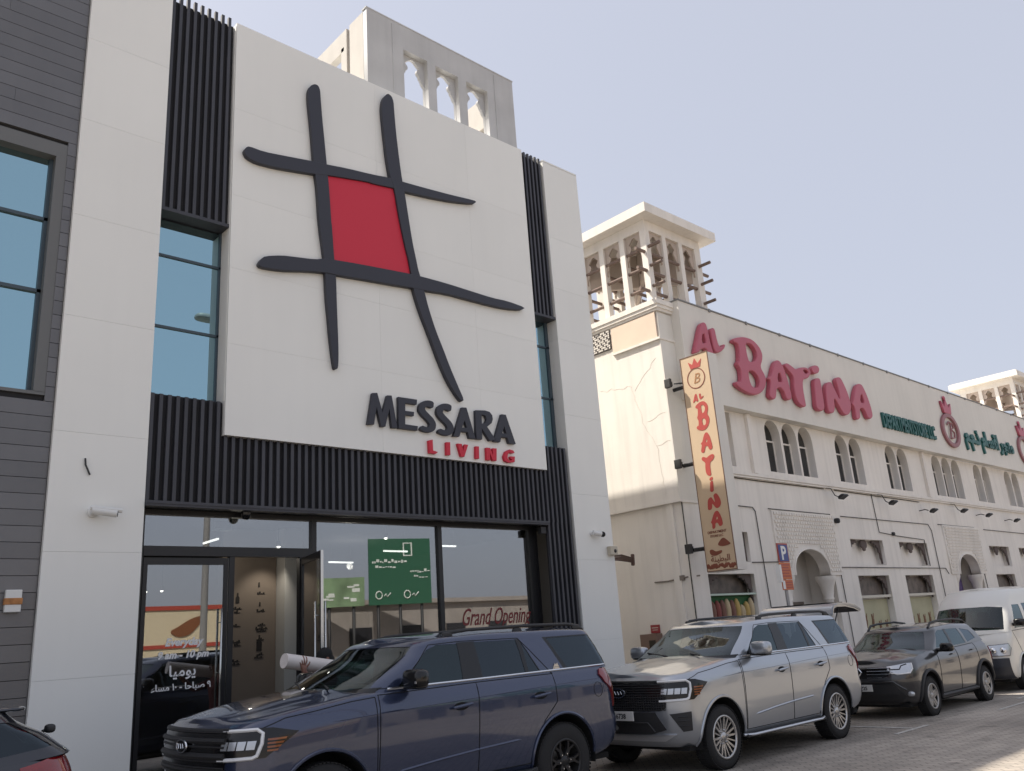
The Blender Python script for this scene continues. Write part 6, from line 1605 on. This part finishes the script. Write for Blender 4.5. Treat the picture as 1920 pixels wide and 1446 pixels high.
# ================================================================ parking sign
t = thing('parking_sign', 'blue parking sign with white P above orange plates on a grey post', 'sign', (17.45, 10.2, .11))
b = NB(); tube(b, [(17.58, 10.2, .11), (17.58, 10.2, 3.42)], .038, 12); obj('post', b, mat('galvanised post', (.33, .33, .34), .4, .7), t, smooth=True)
M_SB = mat('sign blue', (.03, .05, .22), .35); M_SO = mat('sign orange', (.52, .13, .035), .4); M_SR = mat('sign border red', (.35, .06, .04), .4); M_SW = mat('sign white', (.75, .75, .74), .4)
for nm, z0, z1, m, x0, x1 in (('sign_plate', 3.06, 3.48, M_SR, 17.35, 17.80), ('sign_plate', 2.68, 3.05, M_SO, 17.35, 17.80), ('sign_plate', 2.45, 2.67, M_SO, 17.35, 17.80)):
    b = box(x0, x1, 10.13, 10.15, z0, z1, .004); p = obj(nm, b, m, t)
    if z1 > 3.4:
        b = NB(); bx(b, x0+.035, x1-.035, 10.123, 10.1295, z0+.02, z1-.035); obj('blue_field', b, M_SB, p)
        tx = text_bm('P', .42, .004, .012); move(tx, 17.575, 3.12, 0); obj('sign_letter', stand(tx, 10.1205), M_SW, p)
    elif z0 > 2.6:
        b = NB()
        for k in range(5): bx(b, 17.40, 17.75-.05*(k % 2), 10.126, 10.1295, 2.735+.062*k, 2.765+.062*k)
        obj('sign_print', b, M_SR, p)
    else:
        b = NB(); bx(b, 17.36, 17.46, 10.125, 10.1295, 2.47, 2.65); obj('white_patch', b, M_SW, p)
        b = NB()
        for k in range(3): bx(b, 17.50, 17.77, 10.126, 10.1295, 2.49+.055*k, 2.515+.055*k)
        obj('sign_print', b, M_SR, p)
b = NB(); bx(b, 17.27, 17.35, 10.10, 10.2, 2.62, 3.0); obj('sign_side_label', b, M_SW, t)

# ================================================================ person carrying a long white roll
roll = NB()
A_, B_ = Vector((5.46, 10.42, 1.772)), Vector((7.02, 10.56, 1.50))
tube(roll, [A_, A_.lerp(B_, .5), B_], .094, 22)
lathe_ = None
rl = obj('paper_roll', roll, mat('white roll wrapping', (.74, .68, .64), .6, var=.05, vscale=4, bump=.2, bscale=20), None, smooth=True, loc=(6.2, 10.5, 1.64))
tagp(rl, 'long off white roll carried on the shoulder of the person behind the blue SUV', 'roll')
person = thing('person', 'person walking behind the blue SUV steadying a long white roll on the shoulder', 'person', (6.2, 10.62, .11))
def skin_mesh(name, verts, edges, radii, m, parent, levels=2, root=0):
    me = bpy.data.meshes.new(name); me.from_pydata([Vector(v) for v in verts], edges, []); me.update()
    o = bpy.data.objects.new(name, me); COL.objects.link(o)
    o.modifiers.new('skin', 'SKIN'); sm = o.modifiers.new('sub', 'SUBSURF'); sm.levels = levels; sm.render_levels = levels
    sv = me.skin_vertices[0].data
    for i, r in enumerate(radii): sv[i].radius = (r, r) if not isinstance(r, tuple) else r
    sv[root].use_root = True
    dg = bpy.context.evaluated_depsgraph_get(); dg.update()
    nm = bpy.data.meshes.new_from_object(o.evaluated_get(dg))
    bpy.data.objects.remove(o)
    b = NB(); b.from_mesh(nm)
    return b
M_SKIN = mat('brown skin', (.21, .095, .065), .55)
M_SHIRT = mat('maroon checked shirt', (.16, .05, .05), .85, var=.4, vscale=30)
M_TROU = mat('dark trousers', (.03, .03, .035), .85)
px, py = 6.22, 10.66
V = [(px, py, 1.02), (px, py, 1.20), (px-.02, py, 1.38), (px-.03, py, 1.52), (px-.03, py, 1.60), (px-.03, py, 1.66), (px-.045, py, 1.74), (px-.045, py, 1.82),   # spine, neck, head 0-7
     (px-.02, py-.18, 1.50), (px-.30, py-.29, 1.40), (px-.50, py-.315, 1.60), (px-.525, py-.30, 1.67),              # near arm: shoulder, elbow, wrist, palm  8-11
     (px-.02, py+.18, 1.50), (px+.08, py+.24, 1.24), (px-.02, py+.25, 1.00),                                    # far arm 12-14
     (px, py-.10, .98), (px-.16, py-.11, .58), (px-.12, py-.11, .20), (px-.30, py-.11, .15),                              # legs 15-18
     (px, py+.10, .98), (px+.08, py+.11, .57), (px+.26, py+.11, .24), (px+.14, py+.11, .15)]
E_ = [(0, 1), (1, 2), (2, 3), (3, 4), (4, 5), (5, 6), (6, 7), (3, 8), (8, 9), (9, 10), (10, 11), (3, 12), (12, 13), (13, 14), (0, 15), (15, 16), (16, 17), (17, 18), (0, 19), (19, 20), (20, 21), (21, 22)]
Rr = [.14, .14, .16, .13, .065, .06, .10, .085, .075, .052, .034, .036, .075, .052, .035, .10, .07, .05, .045, .10, .07, .05, .045]
# the hand: palm against the near side of the roll, fingers spread upwards over it
wr = Vector(V[11]); base = len(V)
for k, (dx, ln, ty) in enumerate(((-.042, .075, .018), (-.014, .098, .022), (.014, .104, .022), (.042, .092, .018))):
    p0 = wr+Vector((dx*.6, -.005, .03)); p1 = wr+Vector((dx*1.25, -.012, .03+ln*.5)); p2 = wr+Vector((dx*1.55, .020, .03+ln*.95)); p3 = wr+Vector((dx*1.65, .055, .03+ln*1.15))
    V += [tuple(p0), tuple(p1), tuple(p2), tuple(p3)]; i = len(V)-4
    E_ += [(11, i), (i, i+1), (i+1, i+2), (i+2, i+3)]; Rr += [.013, .0105, .0095, .008]
p0 = wr+Vector((.045, -.008, .005)); p1 = wr+Vector((.085, -.004, .035)); p2 = wr+Vector((.105, .004, .07)); V += [tuple(p0), tuple(p1), tuple(p2)]; i = len(V)-3
E_ += [(11, i), (i, i+1), (i+1, i+2)]; Rr += [.015, .012, .009]
b = skin_mesh('body', V, E_, Rr, M_SKIN, person)
for f in b.faces:
    c = f.calc_center_median()
    f.material_index = 0
    d_arm = (c-Vector(V[11])).length
    if c.z < 1.0 and c.z > .2: f.material_index = 2
    elif c.z <= .2: f.material_index = 2
    elif c.z < 1.56 and d_arm > .16 and not (c.z < 1.03 and c.y > py+.2): f.material_index = 1
bd = obj('body', b, [M_SKIN, M_SHIRT, M_TROU], person, smooth=True, angle=80)
b = NB(); superell(b, (px-.03, py, 1.80), (.112, .095, .105), .95); superell(b, (px+.02, py, 1.735), (.085, .09, .09), .95)
obj('hair', b, mat('black hair', (.006, .006, .006), .8, bump=.6, bscale=80), person, smooth=True)
b = NB()
for s in (-1, 1):
    superell(b, (px-.138, py+s*.034, 1.765), (.012, .014, .008), 1, 10, 6)
tube(b, [(px-.138, py, 1.765), (px-.165, py, 1.725), (px-.14, py, 1.715)], [.010, .016, .012], 8)
tube(b, [(px-.136, py-.03, 1.685), (px-.146, py, 1.683), (px-.136, py+.03, 1.685)], .008, 6)
for s in (-1, 1): superell(b, (px-.04, py+s*.098, 1.745), (.025, .012, .034), .9, 10, 6)
obj('face_features', b, M_SKIN, person, smooth=True)

# ================================================================ the other side of the street (seen in glass and paint)
M_BEIGE = mat('beige street wall', (.36, .325, .30), .85, var=.15, vscale=.5, streak=.1)
t = thing('street_building', 'long low pinkish beige building across the street, seen mirrored in the shop glass', 'building', (30, -12.5, 0))
b = NB(); bx(b, 15.5, 90, -18, -12.5, 0, 3.9); bx(b, 15.4, 90, -12.6, -12.3, 3.9, 4.12)
obj('wall', b, M_BEIGE, t)
b = NB()
for k in range(24): bx(b, 17+3*k, 18.3+3*k, -12.49, -12.44, .3, 2.8)
obj('shop_window', b, mat('dark shop glass', (.03, .03, .035), .15), t)
t = thing('green_hoarding', 'tall green hoarding with white symbols mirrored in the middle shop window', 'hoarding', (24, -11.5, 0))
M_HG = mat('green hoarding', (.03, .12, .07), .5); M_HG2 = mat('light green hoarding', (.20, .30, .17), .5, var=.4, vscale=1)
def hoarding(t, x0, x1, ya, yb, z0, z1, m, marks):
    d = Vector((x1-x0, yb-ya, 0)); L = d.length; d.normalize()
    M = Matrix(((d.x, -d.y, 0, x0), (d.y, d.x, 0, ya), (0, 0, 1, 0), (0, 0, 0, 1)))
    b = NB(); bx(b, 0, L, -.1, 0, z0, z1); b.transform(M); obj('board', b, m, t)
    b = NB()
    for q in (.15, .5, .85): tube(b, [(L*q, -.15, 0), (L*q, -.15, z0)], .08, 8)
    b.transform(M); obj('posts', b, M_TRIM, t)
    b = NB(); rr = random.Random(4)
    if marks:
        bx(b, .55*L, .70*L, .004, .012, z1-.85, z1-.80); bx(b, .55*L, .70*L, .004, .012, z1-.25, z1-.20); bx(b, .55*L, .57*L, .004, .012, z1-.80, z1-.25); bx(b, .68*L, .70*L, .004, .012, z1-.80, z1-.25)
        for row, (u0, u1, h) in enumerate(((.05, .6, .16), (.10, .42, .12), (.66, .95, .14), (.72, .9, .1))):
            u = u0
            while u < u1:
                w_ = rr.uniform(.015, .05); z = z1-1.15-.25*row+rr.uniform(-.04, .04); bx(b, u*L, (u+w_)*L, .004, .012, z, z+h*rr.uniform(.3, 1)); u += w_+.012
        for c in (.15, .6):
            tube(b, [(c*L+.16*cos(k*pi/8), .01, z0+.45+.18*sin(k*pi/8)) for k in range(17)], .03, 5)
            tube(b, [(c*L+.25, .01, z0+.4), (c*L+.35, .01, z0+.5), (c*L+.42, .01, z0+.36), (c*L+.6, .01, z0+.55)], .03, 5)
    else:
        for k in range(16): u = rr.uniform(.05, .9); z = rr.uniform(z0+.15, z1-.3); bx(b, u*L, u*L+rr.uniform(.1, .4), .004, .012, z, z+rr.uniform(.05, .2))
    b.transform(M); obj('hoarding_marks', b, mat('white hoarding paint', (.7, .74, .7), .6), t)
hoarding(t, 22.9, 26.0, -10.5, -9.7, 3.75, 6.9, M_HG, True)
t = thing('green_hoarding', 'lower pale green hoarding left of the tall one in the shop window', 'hoarding', (21, -11, 0))
hoarding(t, 19.6, 22.7, -11.8, -10.6, 3.75, 5.1, M_HG2, False)
t = thing('shop_sign', 'cream sign band with red borders and a brown leaf mirrored in the glass door', 'sign', (14, -11, 0))
b = NB(); bx(b, 8, 16.2, -11.2, -11, 2.05, 3.95); obj('sign_band', b, mat('cream sign band', (.62, .54, .38), .6), t)
b = NB(); bx(b, 8, 16.2, -10.995, -10.96, 3.85, 4.02); bx(b, 8, 16.2, -10.995, -10.96, 2.35, 2.5); obj('sign_border', b, mat('red sign border', (.38, .06, .04), .6), t)
b = filled([smooth_loop([(13.6, 3.0), (14.0, 3.2), (14.5, 3.5), (15.1, 3.65), (14.9, 3.3), (14.5, 2.85), (14.0, 2.75)], 2)], .03)
for v in b.verts: v.co = (v.co.x, -10.98+v.co.z, v.co.y)
obj('leaf_mark', b, mat('brown leaf', (.20, .075, .03), .6), t)
b = NB(); bx(b, 8, 16.2, -18, -11.21, 0, 2.6); obj('kiosk_wall', b, mat('dim kiosk', (.16, .13, .10), .9), t)
t = thing('street_lamp', 'tall grey street lamp mirrored in the upper window and the glass door', 'street lamp', (12.1, -4, 0))
M_POST = mat('grey lamp post', (.22, .22, .22), .5)
b = NB(); tube(b, [(12.1, -4, 0), (12.1, -4, 13.4)], [.13, .08], 12); obj('post', b, M_POST, t, smooth=True)
b = NB(); tube(b, [(12.1, -4, 13.3), (12.1, -3.9, 13.6), (11.9, -3.8, 13.75)], .06, 8); superell(b, (11.6, -3.7, 13.75), (.40, .28, .12), .6); superell(b, (12.3, -4.1, 14.1), (.28, .22, .22), .7); obj('lamp_head', b, M_POST, t, smooth=True)
